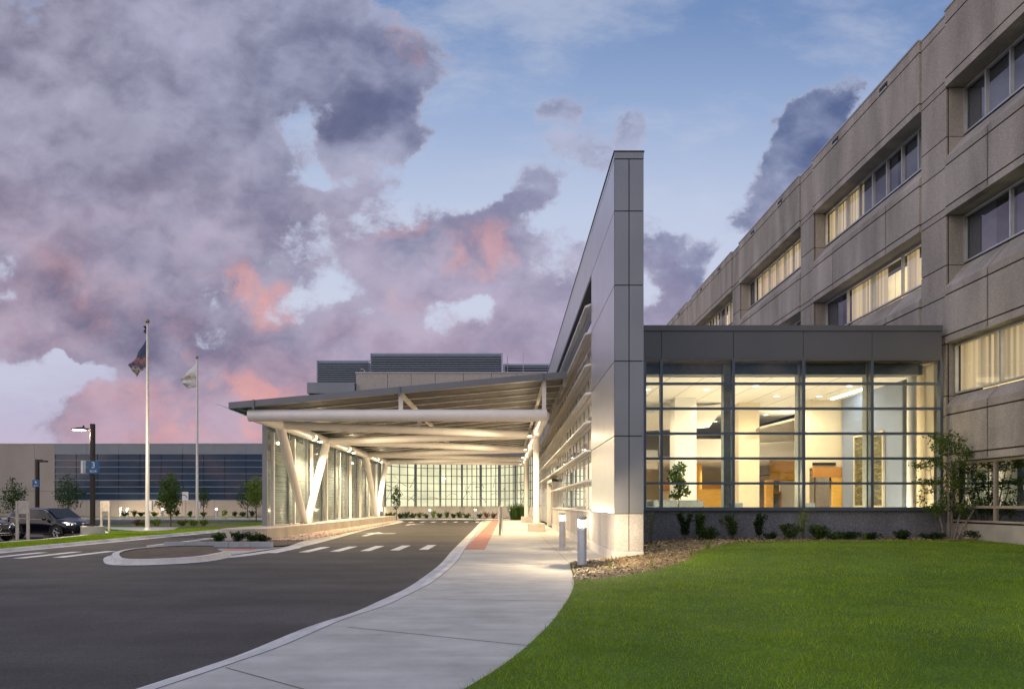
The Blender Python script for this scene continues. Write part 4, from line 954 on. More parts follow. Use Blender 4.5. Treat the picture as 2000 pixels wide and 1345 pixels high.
# ------------------------------------------------------------------ upper block behind the canopy with louvred plant screens
UB = thing('upper_building', (-10, 110, 0), 'upper concrete block topped by grey louvred plant screens beyond the canopy', 'building')
UY = 100.0; ku = F/UY; ux = lambda p: (p-CX)/ku; uz = lambda q: H+(CY-q)/ku
o = MB(); x = ux(695); k_ = 0
for a in (695, 757, 803, 850, 905, 960, 1010, 1062, 1130): 
    if a == 695: prev = a; continue
    o.box(ux(prev)+.03, ux(a)-.03, UY, UY+.5, 4, uz(728)); prev = a
o.build('wall', STONE_S, UB); MB().box(ux(694), ux(1130), UY-.1, UY+9, uz(728), uz(726.5)).build('coping', MULL_L, UB)
MB().box(ux(697), ux(1130), UY+.3, UY+9, 4, uz(729)).build('building_core', DARKR, UB)
MB().box(ux(602), ux(694), UY-.6, UY+8, uz(769), uz(748)).build('metal_fascia', PANG, UB); MB().box(ux(606), ux(694), UY-.3, UY+8, 4, uz(769)).build('glass_wall', DARKR, UB)
def louvre(xa, xb, ya, yb, Y, dep=5):
    k = F/Y; x0, x1 = (xa-CX)/k, (xb-CX)/k; z0, z1 = H+(CY-yb)/k, H+(CY-ya)/k
    MB().box(x0+.25, x1-.25, Y+.3, Y+dep, z0-2, z1-.15).build('screen_backing', BLACK, UB)
    s = MB(); n = int((z1-z0)/.33)
    for i in range(n+1):
        z = z0 + (z1-z0)*i/n; s.hexa([(x0, Y, z-.17), (x1, Y, z-.17), (x1, Y+.2, z-.02), (x0, Y+.2, z-.02), (x0, Y, z-.07), (x1, Y, z-.07), (x1, Y+.2, z+.08), (x0, Y+.2, z+.08)])
        s.box(x0, x0+.12, Y+.2, Y+dep, z-.12, z+.05)
    s.build('louvre_screen', LOUV, UB)
LOUV = mat('louvre_metal', (.24, .29, .34), .5, .3)
louvre(723, 982, 690, 730, UY+3); louvre(618, 722, 704, 750, UY+6); louvre(983, 1075, 711, 730, UY+6)
MB().tube((ux(991), UY+4, uz(730)), (ux(991), UY+4, uz(683)), .06, n=6).tube((ux(1023), UY+4, uz(730)), (ux(1023), UY+4, uz(677)), .05, n=6).build('antenna', ALU, UB)
MB().path([(ux(709), UY+1, uz(727)), (ux(709), UY+1, uz(720)), (ux(706), UY+1, uz(718)), (ux(701), UY+1, uz(719))], [.06]*4, 6).build('vent_pipe', ALU, UB)
# ------------------------------------------------------------------ bollards
def steel_bollard(x, y, label):
    t = thing('bollard', (x, y, 0), label, 'bollard')
    MB().lathe([(0, 1.47), (.06, 1.465), (.095, 1.44), (.105, 1.40), (.105, .0), (.12, 0), (.12, .012), (.0, .012)], (x, y, 0), 24).build('post', ALU, t); return t
steel_bollard(-.36, 34.4, 'plain round steel bollard beside the red tactile strip')
def light_bollard(x, y, label, group=None, h=1.25, r=.115, e=22, z=0., n=22):
    t = thing('light_bollard', (x, y, z), label, 'bollard light', group)
    MB().lathe([(r+.02, 0), (r+.02, .012), (r, .012), (r, h-.27), (r-.012, h-.265), (.0, h-.265)], (x, y, z), n).build('post', ALU, t)
    MB().lathe([(0, h), (r*.9, h), (r, h-.012), (r, h-.085), (0, h-.085)], (x, y, z), n).build('cap', ALU, t)
    MB().lathe([(r*.62, h-.262), (r*.62, h-.087)], (x, y, z), n).build('lens', LENSB, t)
    lv = MB()
    for k in range(2): zz_ = h-.235+k*.10; lv.lathe([(r*.84, zz_+.006), (r*.98, zz_), (r*.98, zz_+.004), (r*.84, zz_+.010)], (x, y, z), n)
    lv.build('louvre', ALU, t)
    for k in range(3):
        a = 2.1*k+.4; MB().tube((x+r*.9*math.cos(a), y+r*.9*math.sin(a), z+h-.27), (x+r*.9*math.cos(a), y+r*.9*math.sin(a), z+h-.08), .008, n=6).build('strut', ALU, t)
    lamp('POINT', (x, y, z+h-.15), e, t, WARM, .03)
    return t
light_bollard(1.90, 23.8, 'lit grey bollard light on the sidewalk, the farther of the pair by the metal wall', e=380)
light_bollard(1.84, 16.95, 'lit grey bollard light in the mulch, nearest the camera by the metal wall', e=950)
for (px, Y, lab) in ((746, 71.5, 'small lit bollard light at the left end of the curved glass wall'), (839, 73.5, 'small lit bollard light under the curved glass wall, second from its left end'), (929, 73.5, 'small lit bollard light beside the flowering shrubs under the curved wall'), (997, 69.5, 'small lit bollard light beside the tall ornamental grass')):
    light_bollard((px-CX)*Y/F, Y, lab, 'bollard lights along the curved glass wall', h=1.1, r=.13, e=500, n=12)
for (px, Y, lab) in ((235, 88, 'left bollard light of the close pair before the long low building'), (249, 88, 'right bollard light of the close pair before the long low building'), (317, 87, 'bollard light behind the dense oval tree before the long low building'), (423, 85, 'bollard light between the pale flagpole and the windscreen')):
    light_bollard((px-CX)*Y/F, Y, lab, 'bollard lights along the long low building', h=1.1, r=.14, e=900, n=12)
# ------------------------------------------------------------------ lamp posts
def sign_box(parent, x, y, z, w, h, lines, blue_side=True):
    b = MB().box(x-w/2, x+w/2, y-.04, y+.04, z-h/2, z+h/2).build('sign_panel', SIGNB, parent)
    for (s, size, dz) in lines:
        m4 = Matrix(((1, 0, 0, x), (0, 0, -1, y-.043), (0, 1, 0, z+dz), (0, 0, 0, 1)))
        text(s, size, SIGNW, b, m4, align='CENTER')
    return b
T = G(181, 1030, .45); lx, ly = T.x, T.y
LY = 35.0; lx = (181-CX)*LY/F; kk = F/LY
LP = thing('lamp_post', (lx, LY, 0), 'tall bronze lamp post with lit shoebox head on a concrete block', 'street lamp')
c_, s_ = math.cos(R(38)), math.sin(R(38)); hw = .50
sq = [(lx+hw*(c_*a-s_*b), LY+hw*(s_*a+c_*b)) for a, b in ((-1,-1),(1,-1),(1,1),(-1,1))]
MB().prism(sq, -.2, .42).build('concrete_base', CONC_W, LP, .02)
MB().box(lx-.09, lx+.09, LY-.09, LY+.09, .42, 5.66).box(lx-.19, lx+.19, LY-.19, LY+.19, .42, .50).build('pole', BRONZE, LP, .01)
MB().box(lx-.32, lx-.09, LY-.04, LY+.04, 5.36, 5.44).build('arm', BRONZE, LP)
def lamp_head(parent, x, y, z, L_=.75):
    h_ = MB()
    prof = [(0, .0), (.05, .06), (.2, .11), (.45, .10), (.68, .055), (L_, .0)]
    n = len(prof); v = []
    for (t, hh) in prof:
        wd = .19*math.sin(min(1, (t+.08)/(L_*.6))*math.pi/2)*(1 if t < L_*.8 else .75)
        v += [(x-t, y-wd, z), (x-t, y-wd*.8, z+hh*.8+.02), (x-t, y, z+hh+.03), (x-t, y+wd*.8, z+hh*.8+.02), (x-t, y+wd, z)]
    f = [(i*5+j, i*5+j+1, (i+1)*5+j+1, (i+1)*5+j) for i in range(n-1) for j in range(4)] + [(i*5+4, i*5, (i+1)*5, (i+1)*5+4) for i in range(n-1)]
    h_.add(v, f, False); h_.box(x-.22, x-.16, y-.03, y+.03, z+.12, z+.22)
    return h_.build('lamp_head', BRONZE, parent)
hd = lamp_head(LP, lx-.28, LY, 5.36, .82)
MB().box(lx-.95, lx-.45, LY-.12, LY+.12, 5.325, 5.352).build('lens', LENS, hd)
lamp('POINT', (lx-.7, LY, 5.2), 2200, LP, WARM, .12)
sign_box(LP, lx+.14, LY-.14, 3.42, .50, .66, (('3', .44, -.02), ('BLUE', .155, -.24)))
MB().box(lx-.42, lx-.32, LY-.3, LY-.06, 3.12, 3.76).build('sign_panel', SIGNW, LP)
Y6 = 62.0; x6 = (73-CX)*Y6/F
L6 = thing('lamp_post', (x6, Y6, -.3), 'distant dark lamp post carrying the small number 6 sign', 'street lamp')
MB().box(x6-.12, x6+.12, Y6-.12, Y6+.12, -.3, 5.6).build('pole', BRONZE, L6)
h6 = MB().box(x6+.1, x6+.9, Y6-.15, Y6+.15, 5.36, 5.50).box(x6+.05, x6+.5, Y6-.06, Y6+.06, 5.42, 5.60).build('lamp_head', BRONZE, L6, .03)
sign_box(L6, x6+.02, Y6-.2, 3.42, .62, .66, (('6', .40, 0), ('BLUE', .16, -.25)))
# ------------------------------------------------------------------ flagpoles and flags
def flagpole(px, Y, top, label):
    x = (px-CX)*Y/F; t = thing('flagpole', (x, Y, 0), label, 'flagpole')
    MB().tube((x, Y, 0), (x, Y, top), .125, .06, 18).tube((x, Y, 0), (x, Y, .12), .24, .17, 18).build('pole', ALUW, t)
    MB().lathe([(0, -.14), (.09, -.1), (.13, 0), (.09, .1), (0, .14)], (x, Y, top+.18), 14).tube((x, Y, top-.02), (x, Y, top+.08), .04, n=8).build('finial', mat('gold_ball', (.35, .28, .15), .3, .8), t)
    MB().box(x+.13, x+.30, Y-.1, Y+.1, 1.15, 1.75).build('winch_box', ALUW, t)
    MB().tube((x+.13, Y-.02, .3), (x+.09, Y-.02, top-.3), .008, n=5).build('halyard', ALU, t)
    return x
def flag(name, x, Y, ztop, hoist, drop, out, mt, label, seed):
    nu, nv = 22, 14; V = []; rr = random.Random(seed)
    for j in range(nv+1):
        for i in range(nu+1):
            u = i/nu; v = j/nv
            hx = x-.07; hz_ = ztop - hoist*v
            # the fly end hangs down, folds gathering
            fxp = x - .07 - out*(u**1.1)*(1-.45*v*0) + .35*out*v*u
            fz_ = ztop - drop*u - hoist*v*(1-.55*u)
            fy = Y + .16*math.sin(u*9+v*5+seed)*u + .10*math.sin(v*13+u*4)*u
            V.append((fxp if u > 0 else hx, fy if u > 0 else Y, fz_ if u > 0 else hz_))
    Fc = [(j*(nu+1)+i, j*(nu+1)+i+1, (j+1)*(nu+1)+i+1, (j+1)*(nu+1)+i) for j in range(nv) for i in range(nu)]
    b = MB(); b.add(V, Fc, True); t = b.build(name, mt); so_ = t.modifiers.new('solidify', 'SOLIDIFY'); so_.thickness = .006
    return tag(t, label, 'flag')
def stripes(name, cols, scale, axis):
    m_, nt, out = newmat(name); N = nt.nodes; L = nt.links; b = N.new('ShaderNodeBsdfPrincipled'); b.inputs['Roughness'].default_value = .8; L.new(b.outputs[0], out.inputs[0])
    tc = N.new('ShaderNodeTexCoord'); sp = N.new('ShaderNodeSeparateXYZ'); L.new(tc.outputs['Generated'], sp.inputs[0])
    n = N.new('ShaderNodeTexNoise'); n.inputs['Scale'].default_value = 5; L.new(tc.outputs['Generated'], n.inputs[0])
    ma = N.new('ShaderNodeMath'); ma.operation = 'MULTIPLY_ADD'; ma.inputs[1].default_value = .35; L.new(n.outputs[0], ma.inputs[0]); L.new(sp.outputs[axis], ma.inputs[2])
    r = N.new('ShaderNodeValToRGB'); r.color_ramp.interpolation = 'LINEAR'; L.new(ma.outputs[0], r.inputs[0]); el = r.color_ramp.elements
    el[0].position, el[0].color = cols[0][0], (*cols[0][1], 1); el[1].position, el[1].color = cols[-1][0], (*cols[-1][1], 1)
    for p, c in cols[1:-1]: e = el.new(p); e.color = (*c, 1)
    L.new(r.outputs[0], b.inputs['Base Color']); return m_
FLD1 = stripes('flag_dark', [(.1, (.22, .19, .17)), (.28, (.05, .06, .12)), (.36, (.28, .26, .25)), (.45, (.03, .04, .09)), (.62, (.20, .10, .12)), (.72, (.035, .05, .12)), (1.0, (.03, .04, .10))], 1, 2)
FLD2 = stripes('flag_pale', [(.0, (.42, .42, .44)), (.45, (.60, .60, .60)), (.62, (.42, .36, .28)), (.72, (.68, .68, .68)), (1., (.70, .70, .69))], 1, 2)
FY1_ = 41.0; xf = flagpole(288, FY1_, 12.35, 'taller flagpole flying the dark blue flag, left one of the two')
flag('flag', xf, FY1_, H+(CY-662)/(F/FY1_), 1.6, 1.55, 1.0, FLD1, 'limp dark blue flag on the left flagpole', 1)
flag('flag', xf, FY1_, H+(CY-631)/(F/FY1_), .7, .25, .13, FLD1, 'small furled dark flag at the very top of the left flagpole', 4)
FY2_ = 58.5; xf2 = flagpole(385, FY2_, 13.95, 'shorter looking flagpole with the white flag, right one of the two')
flag('flag', xf2, FY2_, H+(CY-709)/(F/FY2_), 2.0, 1.3, 1.35, FLD2, 'limp white flag on the right flagpole', 7)
# ------------------------------------------------------------------ two post signs
def post_sign(px0, px1, top, pb, ybase, label, frac):
    Yd = F*(H-0)/(ybase-CY); k = F/Yd; a, b = (px0-CX)/k, (px1-CX)/k; zt = H+(CY-top)/k; zb_ = H+(CY-pb)/k
    t = thing('post_sign', ((a+b)/2, Yd, 0), label, 'sign')
    for x in (a+.05, b-.05): MB().box(x-.045, x+.045, Yd-.045, Yd+.045, 0, zt-.01).build('post', SIGNP, t)
    MB().box(a+.10, b-.10, Yd-.03, Yd+.03, zb_, zt).build('panel', SIGNP, t, .006)
post_sign(31.5, 57, 977.5, 1003, 1053, 'beige two post sign with blank back in front of the black car', 0)
post_sign(196.5, 215, 977.5, 998, 1037, 'beige two post sign with blank back right of the lamp post block', 0)
Yt = 58.0; kt = F/Yt; xt = (362-CX)/kt
TS = thing('arrow_sign', (xt, Yt, 0), 'white sign with black curved arrow on a thin post beside the oval tree', 'sign')
MB().box(xt-.04, xt+.04, Yt+.0, Yt+.06, 0, H+(CY-960)/kt).build('post', ALU, TS)
MB().box(xt-.26, xt+.26, Yt-.04, Yt-.005, H+(CY-977)/kt, H+(CY-960)/kt).build('panel', SIGNW, TS)
ab = MB(); pts = [(xt-.12+.24*math.sin(a_), Yt-.046, H+(CY-969.5)/kt+.16*math.cos(a_)) for a_ in [i*.32-.6 for i in range(9)]]
ab.path(pts, [.03]*9, 6); ab.build('arrow', BLACK, TS)
# ------------------------------------------------------------------ cars
CARP = mat('car_paint', (.004, .005, .009), .14, .0, c2=(.005, .006, .011), scale=1, spec=.25, coat=.12)
TYRE = mat('tyre', (.015, .015, .015), .8); CLAD = mat('cladding', (.03, .03, .032), .6); RIM = mat('alloy', (.60, .60, .62), .25, .9); CHROME = mat('chrome', (.7, .7, .72), .12, 1.0)
HEADL = mat('headlight', (.55, .57, .6), .08, .5, spec=1.0); TAIL = mat('tail_light', (.25, .01, .01), .2)
def make_car(label):
    t = thing('parked_car', (0, 0, 0), label, 'car')
    # stations along x (front +): x, floor z, half width, shoulder z, belt z, belt half w, roof z, roof half w
    S = [(-2.31, .46, .55, .72, .95, .62, 1.02, .50), (-2.26, .36, .80, .72, 1.04, .74, 1.22, .60), (-2.05, .30, .90, .76, 1.10, .80, 1.42, .62), (-1.6, .27, .925, .78, 1.08, .83, 1.56, .62), (-1.0, .25, .925, .78, 1.05, .845, 1.63, .63), (-.3, .25, .92, .78, 1.02, .85, 1.645, .64),
         (.3, .25, .92, .77, 1.0, .85, 1.60, .63), (.75, .25, .92, .77, .99, .84, 1.40, .66), (1.12, .26, .925, .77, .985, .80, 1.10, .74), (1.45, .27, .92, .76, .97, .74, 1.03, .58), (1.85, .28, .89, .74, .91, .72, .97, .45), (2.12, .30, .80, .68, .82, .64, .88, .35), (2.28, .36, .62, .60, .74, .50, .76, .28), (2.33, .44, .40, .56, .66, .34, .66, .2)]
    V = []; 
    for (x, zf, w, zs_, zb_, bw, zr, rw) in S:
        half = [(0, zf), (w*.85, zf), (w, zf+.10), (w*1.0, zs_-.12), (w*1.005, zs_), (bw, zb_), (bw*.35+rw*.65, zr*.72+zb_*.28), (rw, zr-.035), (rw*.6, zr-.003), (0, zr+.012)]
        V += [(x, -a, b) for a, b in half] + [(x, a, b) for a, b in half[::-1][1:-1]]
    m_ = 18; Fc = [(i*m_+j, i*m_+(j+1) % m_, (i+1)*m_+(j+1) % m_, (i+1)*m_+j) for i in range(len(S)-1) for j in range(m_)]
    b = MB(); b.add(V, Fc, True); b.add(V[:m_], [tuple(range(m_))[::-1]]); b.add(V[-m_:], [tuple(range(m_))])
    body = b.build('body', CARP, t); sd = body.modifiers.new('sub', 'SUBSURF'); sd.levels = sd.render_levels = 2
    for s in (-1, 1):
        g = MB()
        side = lambda x, z, s=s: (x, s*(.862 - .36*max(0, z-1.0)), z)
        g.add([side(.98, 1.03), side(-.22, 1.055), side(-.22, 1.52), side(.30, 1.50), side(.62, 1.36)], [(0,1,2,3,4)])
        g.add([side(-.30, 1.057), side(-1.30, 1.10), side(-1.35, 1.45), side(-.30, 1.525)], [(0,1,2,3)])
        g.add([side(-1.38, 1.105), side(-1.95, 1.18), side(-1.62, 1.36), side(-1.42, 1.43)], [(0,1,2,3)])
        g.build('side_window', CARGL, t)
        MB().path([side(1.05, 1.01), side(-.26, 1.035), side(-1.35, 1.08), side(-2.0, 1.17)], [.012]*4, 6).path([side(.66, 1.39), side(.32, 1.53), side(-.26, 1.555), side(-1.35, 1.485), side(-1.75, 1.33), side(-2.0, 1.17)], [.010]*6, 6).build('window_trim', CHROME, t)
        MB().lathe([(0, -.02), (.06, .0), (.09, .06), (.07, .13), (0, .15)], (0, 0, 0), 10, 'x').build('tmp_m', CARP, None)
        mm = bpy.data.objects['tmp_m']; mm.name = 'mirror'; mm.parent = t; mm.location = (.62, s*1.0, 1.06); mm.scale = (1, 1.25, .9)
        for wx in (1.42, -1.24):
            ar = MB(); n = 18
            for i in range(n):
                a0, a1 = math.pi*(i/n)*1.1-.15, math.pi*((i+1)/n)*1.1-.15
                q = lambda a, r, yy_: (wx+r*math.cos(a), s*yy_, .37+r*math.sin(a))
                ar.add([q(a0, .375, .86), q(a1, .375, .86), q(a1, .385, .945), q(a0, .385, .945), q(a0, .455, .945), q(a1, .455, .945)], [(0,1,2,3), (3,2,5,4)], True)
            ar.build('wheel_arch', CLAD, t)
            w = bpy.data.objects.new('wheel', None); COL.objects.link(w); w.parent = t; w.location = (wx, s*.83, .365)
            def wb(mb, name, mt): o = mb.build(name, mt); o.parent = w; return o
            wb(MB().lathe([(.235, -.10), (.33, -.115), (.36, -.08), (.365, 0), (.36, .08), (.33, .115), (.235, .10)], (0, 0, 0), 28, 'y'), 'tyre', TYRE)
            rm = MB().lathe([(.24, -.08*s), (.235, .10*s), (.215, .085*s), (.21, .02*s)], (0, 0, 0), 28, 'y').lathe([(0, .07*s), (.05, .07*s), (.055, .04*s)], (0, 0, 0), 12, 'y')
            for k in range(5):
                a = 2*math.pi*k/5
                for da in (-.16, .16):
                    p = (.04*math.cos(a), .055*s, .04*math.sin(a)); q = (.22*math.cos(a+da), .08*s, .22*math.sin(a+da)); rm.tube(p, q, .022, .018, 6)
            wb(rm, 'rim', RIM); wb(MB().lathe([(0, 0), (.22, 0)], (0, 0, 0), 20, 'y'), 'brake_disc', BLACK)
        MB().add([(2.14, s*.40, .80), (1.78, s*.79, .88), (1.66, s*.83, .85), (1.98, s*.76, .73), (2.17, s*.50, .70)], [(0,1,2,3,4)]).build('headlight', HEADL, t).location = (.05, s*.035, .03)
        MB().lathe([(0, .02), (.06, .01), (.075, 0)], (2.2, s*.62, .42), 12, 'x').build('fog_lamp', HEADL, t)
        MB().add([(-2.16, s*.80, 1.02), (-1.9, s*.87, 1.0), (-1.92, s*.875, .88), (-2.20, s*.78, .90)], [(0,1,2,3)]).build('tail_light', TAIL, t).location = (-.02, s*.02, 0)
        MB().box(-1.0, 1.1, s*.915-.02, s*.915+.02, .27, .36).build('sill_trim', CLAD, t)
    MB().add([(1.14, -.70, 1.08), (1.14, .70, 1.08), (.42, .60, 1.56), (.42, -.60, 1.56)], [(0,1,2,3)]).build('windscreen', CARGL, t).location = (.04, 0, .035)
    gr = MB().add([(2.36, -.26, .82), (2.36, .26, .82), (2.41, .16, .62), (2.37, .36, .34), (2.37, -.36, .34), (2.41, -.16, .62)], [(0,1,2,3,4,5)]); gr.build('grille', BLACK, t)
    MB().path([(2.37, -.28, .83), (2.42, -.16, .62), (2.38, -.38, .33), (2.38, .38, .33), (2.42, .16, .62), (2.37, .28, .83), (2.37, -.28, .83)], [.014]*7, 6).build('grille_trim', CHROME, t)
    MB().box(2.36, 2.385, -.25, .25, .42, .53).build('number_plate', SIGNW, t)
    return t
car = make_car('black suv parked behind the blank two post sign, whole side in view')
def place(o, px, Y, z, yaw): o.location = ((px-CX)*Y/F, Y, z); o.rotation_euler = (0, 0, R(yaw))
CARZ = RZ-.14
car2 = copy_tree(car); car2['label'] = 'dark car cut off by the left edge, only its front wheel and nose in view'
for c in (car, car2): c['group'] = 'cars parked in the left parking lot'
place(car, 101, 36.0, CARZ, -17); place(car2, -62, 33.3, CARZ, -17)
WSP = MB().box(-.9, .9, -.1, .1, 0, .14).build('wheel_stop', CONC_W, None, .02); WSP.location = ((150-CX)*36.5/F, 35.3, CARZ+.1); WSP.rotation_euler = (0, 0, R(8)); tag(WSP, 'concrete wheel stop in front of the black car', 'wheel stop')
# ------------------------------------------------------------------ vegetation
def leaf_cloud(name, blobs_, n, size, mt, parent, seed, droop=.0, hollow=.5):
    r = np.random.default_rng(seed); tot = sum(b[3]*b[4]*b[5] for b in blobs_)**1.0; V = []
    for (cx, cy, cz, rx, ry, rz_) in blobs_:
        m_ = max(6, int(n*(rx*ry*rz_)/tot)); d = r.normal(size=(m_, 3)); d /= np.linalg.norm(d, axis=1)[:, None]
        rad = hollow + (1-hollow)*r.random(m_)**.6; lump = 1 + .18*np.sin(d[:, 0]*5+cx*3)*np.cos(d[:, 2]*6+cy)
        V.append(np.stack([cx+d[:, 0]*rx*rad*lump, cy+d[:, 1]*ry*rad*lump, cz+d[:, 2]*rz_*rad*lump], 1))
    C = np.concatenate(V); m_ = len(C); a = r.normal(size=(m_, 3)); a[:, 2] -= droop; a /= np.linalg.norm(a, axis=1)[:, None]; b = r.normal(size=(m_, 3)); b = np.cross(a, b); b /= np.linalg.norm(b, axis=1)[:, None]
    s = size*(.6+.8*r.random(m_))[:, None]
    Q = np.stack([C, C+a*s*.5+b*s*.32, C+a*s, C+a*s*.5-b*s*.32], 1).reshape(-1, 3)
    return np_obj(name, Q, np.arange(len(Q)).reshape(-1, 4), mt, parent)
def tree(name, px, Y, z0, trunk_h, top, width, label, leafm, n, size, seed, group=None, shape='oval', bark=None, tr=.06):
    x = (px-CX)*Y/F; t = thing(name, (x, Y, z0), label, 'tree', group); r = random.Random(seed)
    b = MB(); hh = top - z0
    b.path([(x, Y, z0-.05), (x+.03, Y, z0+trunk_h*.5), (x, Y+.02, z0+trunk_h), (x+.05, Y, z0+hh*.7), (x, Y, z0+hh*.93)], [tr, tr*.85, tr*.75, tr*.4, tr*.12], 8)
    bl = []
    nb = 16
    for i in range(nb):
        f = (i+.5)/nb; z = z0+trunk_h+(hh-trunk_h)*f
        wd = {'oval': math.sin(math.pi*(.12+.84*f))**.7, 'cone': (1-f)**.7*.9+.12, 'round': math.sin(math.pi*(.15+.75*f)), 'wide': math.sin(math.pi*(.25+.68*f))}[shape]*width/2
        a = r.uniform(0, 6.28); q = r.uniform(.35, .75)*wd; ex, ey = x+q*math.cos(a), Y+q*math.sin(a)
        b.path([(x, Y, z-.25*wd-.1), ((x+ex)/2, (Y+ey)/2, z-.08*wd), (ex, ey, z+.05)], [tr*.35, tr*.22, tr*.08], 6)
        rr_ = wd*r.uniform(.38, .6)+.05; bl.append((ex, ey, z+.05, rr_, rr_, rr_*r.uniform(.55, .9)))
        a += 3.1; q *= .8; bl.append((x+q*math.cos(a), Y+q*math.sin(a), z+.1, rr_*.8, rr_*.8, rr_*.6))
    b.build('trunk', bark or BARK, t); leaf_cloud('crown', bl, n, size, leafm, t, seed, .3, .35); return t
tree('tree', 333, 46.5, .0, .75, H+(CY-925)/(F/46.5), 1.75, 'dense dark green oval young tree between the two flagpoles', LEAF, 5200, .10, 3, shape='oval')
tree('tree', 25, 60, -.25, 1.2, H+(CY-934)/(F/60), 2.3, 'small open tree standing behind the black cars at far left', LEAF, 1200, .16, 5, shape='wide')
tree('tree', 133, 66, -.2, 1.4, H+(CY-926)/(F/66), 2.6, 'small open tree between the numbered lamp posts', LEAF, 1700, .16, 6, shape='wide')
tree('tree', 397, 76, .0, 1.2, H+(CY-950)/(F/76), 1.4, 'slim small tree partly behind the right flagpole', LEAF, 700, .15, 8, shape='oval')
tree('tree', 483, 78, .0, 1.2, H+(CY-935)/(F/78), 2.6, 'dark young tree just left of the lit pale green one by the windscreen', LEAF, 1300, .16, 9, shape='wide')
tree('tree', 500, 60, .0, 1.2, H+(CY-930)/(F/60), 2.0, 'pale yellow green young tree right beside the windscreen end', LEAFL, 2000, .14, 10, shape='oval')
tree('tree', 774, 69.5, .0, 1.0, H+(CY-949)/(F/69.5), .85, 'slender young tree in front of the curved lit glass wall', LEAF, 1100, .12, 11, shape='oval', tr=.035)
# birch with several stems
BY = 21.9; kb = F/BY
birch = thing('birch_tree', ((1862-CX)/kb, BY, .42), 'multi stemmed birch tree at the corner of the glazed hall', 'tree')
bb = MB(); bl = []; rr = random.Random(12)
for (b0, b1, topy, bend) in ((1846, 1812, 905, -.2), (1853, 1835, 868, -.1), (1858, 1856, 862, .1), (1862, 1898, 872, .2), (1867, 1925, 925, .2), (1858, 1885, 900, -.15)):
    x0, x1 = (b0-CX)/kb, (b1-CX)/kb; zt = H+(CY-topy)/kb; y1 = BY + rr.uniform(-.5, .4)
    pts = [(x0+(x1-x0)*f**1.15+bend*math.sin(f*3)*.3, BY+(y1-BY)*f, .38+(zt-.38)*f) for f in (0, .15, .35, .55, .75, .9, 1)]
    bb.path(pts, [.038, .032, .025, .019, .012, .008, .004], 8)
    for q in pts[2:]:
        for _ in range(3):
            a = rr.uniform(0, 6.28); l = rr.uniform(.2, .5); e = (q[0]+l*math.cos(a), q[1]+l*.6*math.sin(a), q[2]+rr.uniform(-.05, .25)); bb.path([q, e], [.008, .003], 5); bl.append((e[0], e[1], e[2], rr.uniform(.14, .32), .25, rr.uniform(.10, .24)))
bb.build('trunk', BIRCHB, birch); leaf_cloud('crown', bl, 6500, .07, LEAFM, birch, 12, .5, .1)
# indoor tree
it = thing('indoor_tree', ((1323-CX)*27/F, 27, FL), 'leafy indoor tree beside the sofa inside the glazed hall', 'indoor plant')
ix = (1323-CX)*27/F
MB().lathe([(.22, 0), (.28, .45), (.25, .45), (.24, .40), (0, .40)], (ix, 27, FL), 18).build('pot', WHITEI, it)
MB().path([(ix, 27, FL+.4), (ix+.05, 27, 1.6), (ix+.08, 27, 2.9)], [.025, .02, .012], 8).build('trunk', BARK, it)
leaf_cloud('crown', [(ix+.05+rr.uniform(-.2, .2), 27+rr.uniform(-.2, .2), 1.9+.13*i, .25, .25, .16) for i in range(10)], 900, .12, LEAF, it, 21, .6)
# shrubs along the glazed hall
def stem_shrub(px, base, top, width_px, label, mt, seed, n=14, dens=420, size=.05, Y=21.9, cat='shrub', group='shrubs along the glazed hall'):
    k = F/Y; x = (px-CX)/k; z0 = hz(x, Y) if x > 3 else 0.0; zt = H+(CY-top)/k; w = width_px/k; r = random.Random(seed)
    t = thing('shrub', (x, Y, z0), label, cat, group); b = MB(); bl = []
    for i in range(n):
        a = r.uniform(0, 6.28); q = r.uniform(.1, .5)*w; hh = (zt-z0)*r.uniform(.6, 1.0)*(1-.3*abs(math.cos(a))*q/(.5*w+1e-6)*.6)
        e = (x+q*math.cos(a), Y+.6*q*math.sin(a), z0+hh); mid = (x+.35*q*math.cos(a), Y+.25*q*math.sin(a), z0+hh*.5)
        b.path([(x+.1*q*math.cos(a), Y, z0-.03), mid, e], [.007, .005, .002], 5)
        for f in (.35, .5, .65, .8, .92, 1): 
            p = [mid[c]+(e[c]-mid[c])*(f*2-1) if f > .5 else (x if c == 0 else Y if c == 1 else z0)*(1-f*2)+mid[c]*f*2 for c in range(3)]
            bl.append((p[0], p[1], p[2], w*.10+.03, w*.10+.03, .06))
    b.build('stems', BARK, t); leaf_cloud('foliage', bl, dens, size, mt, t, seed, .2, .1)
shw = 1.6
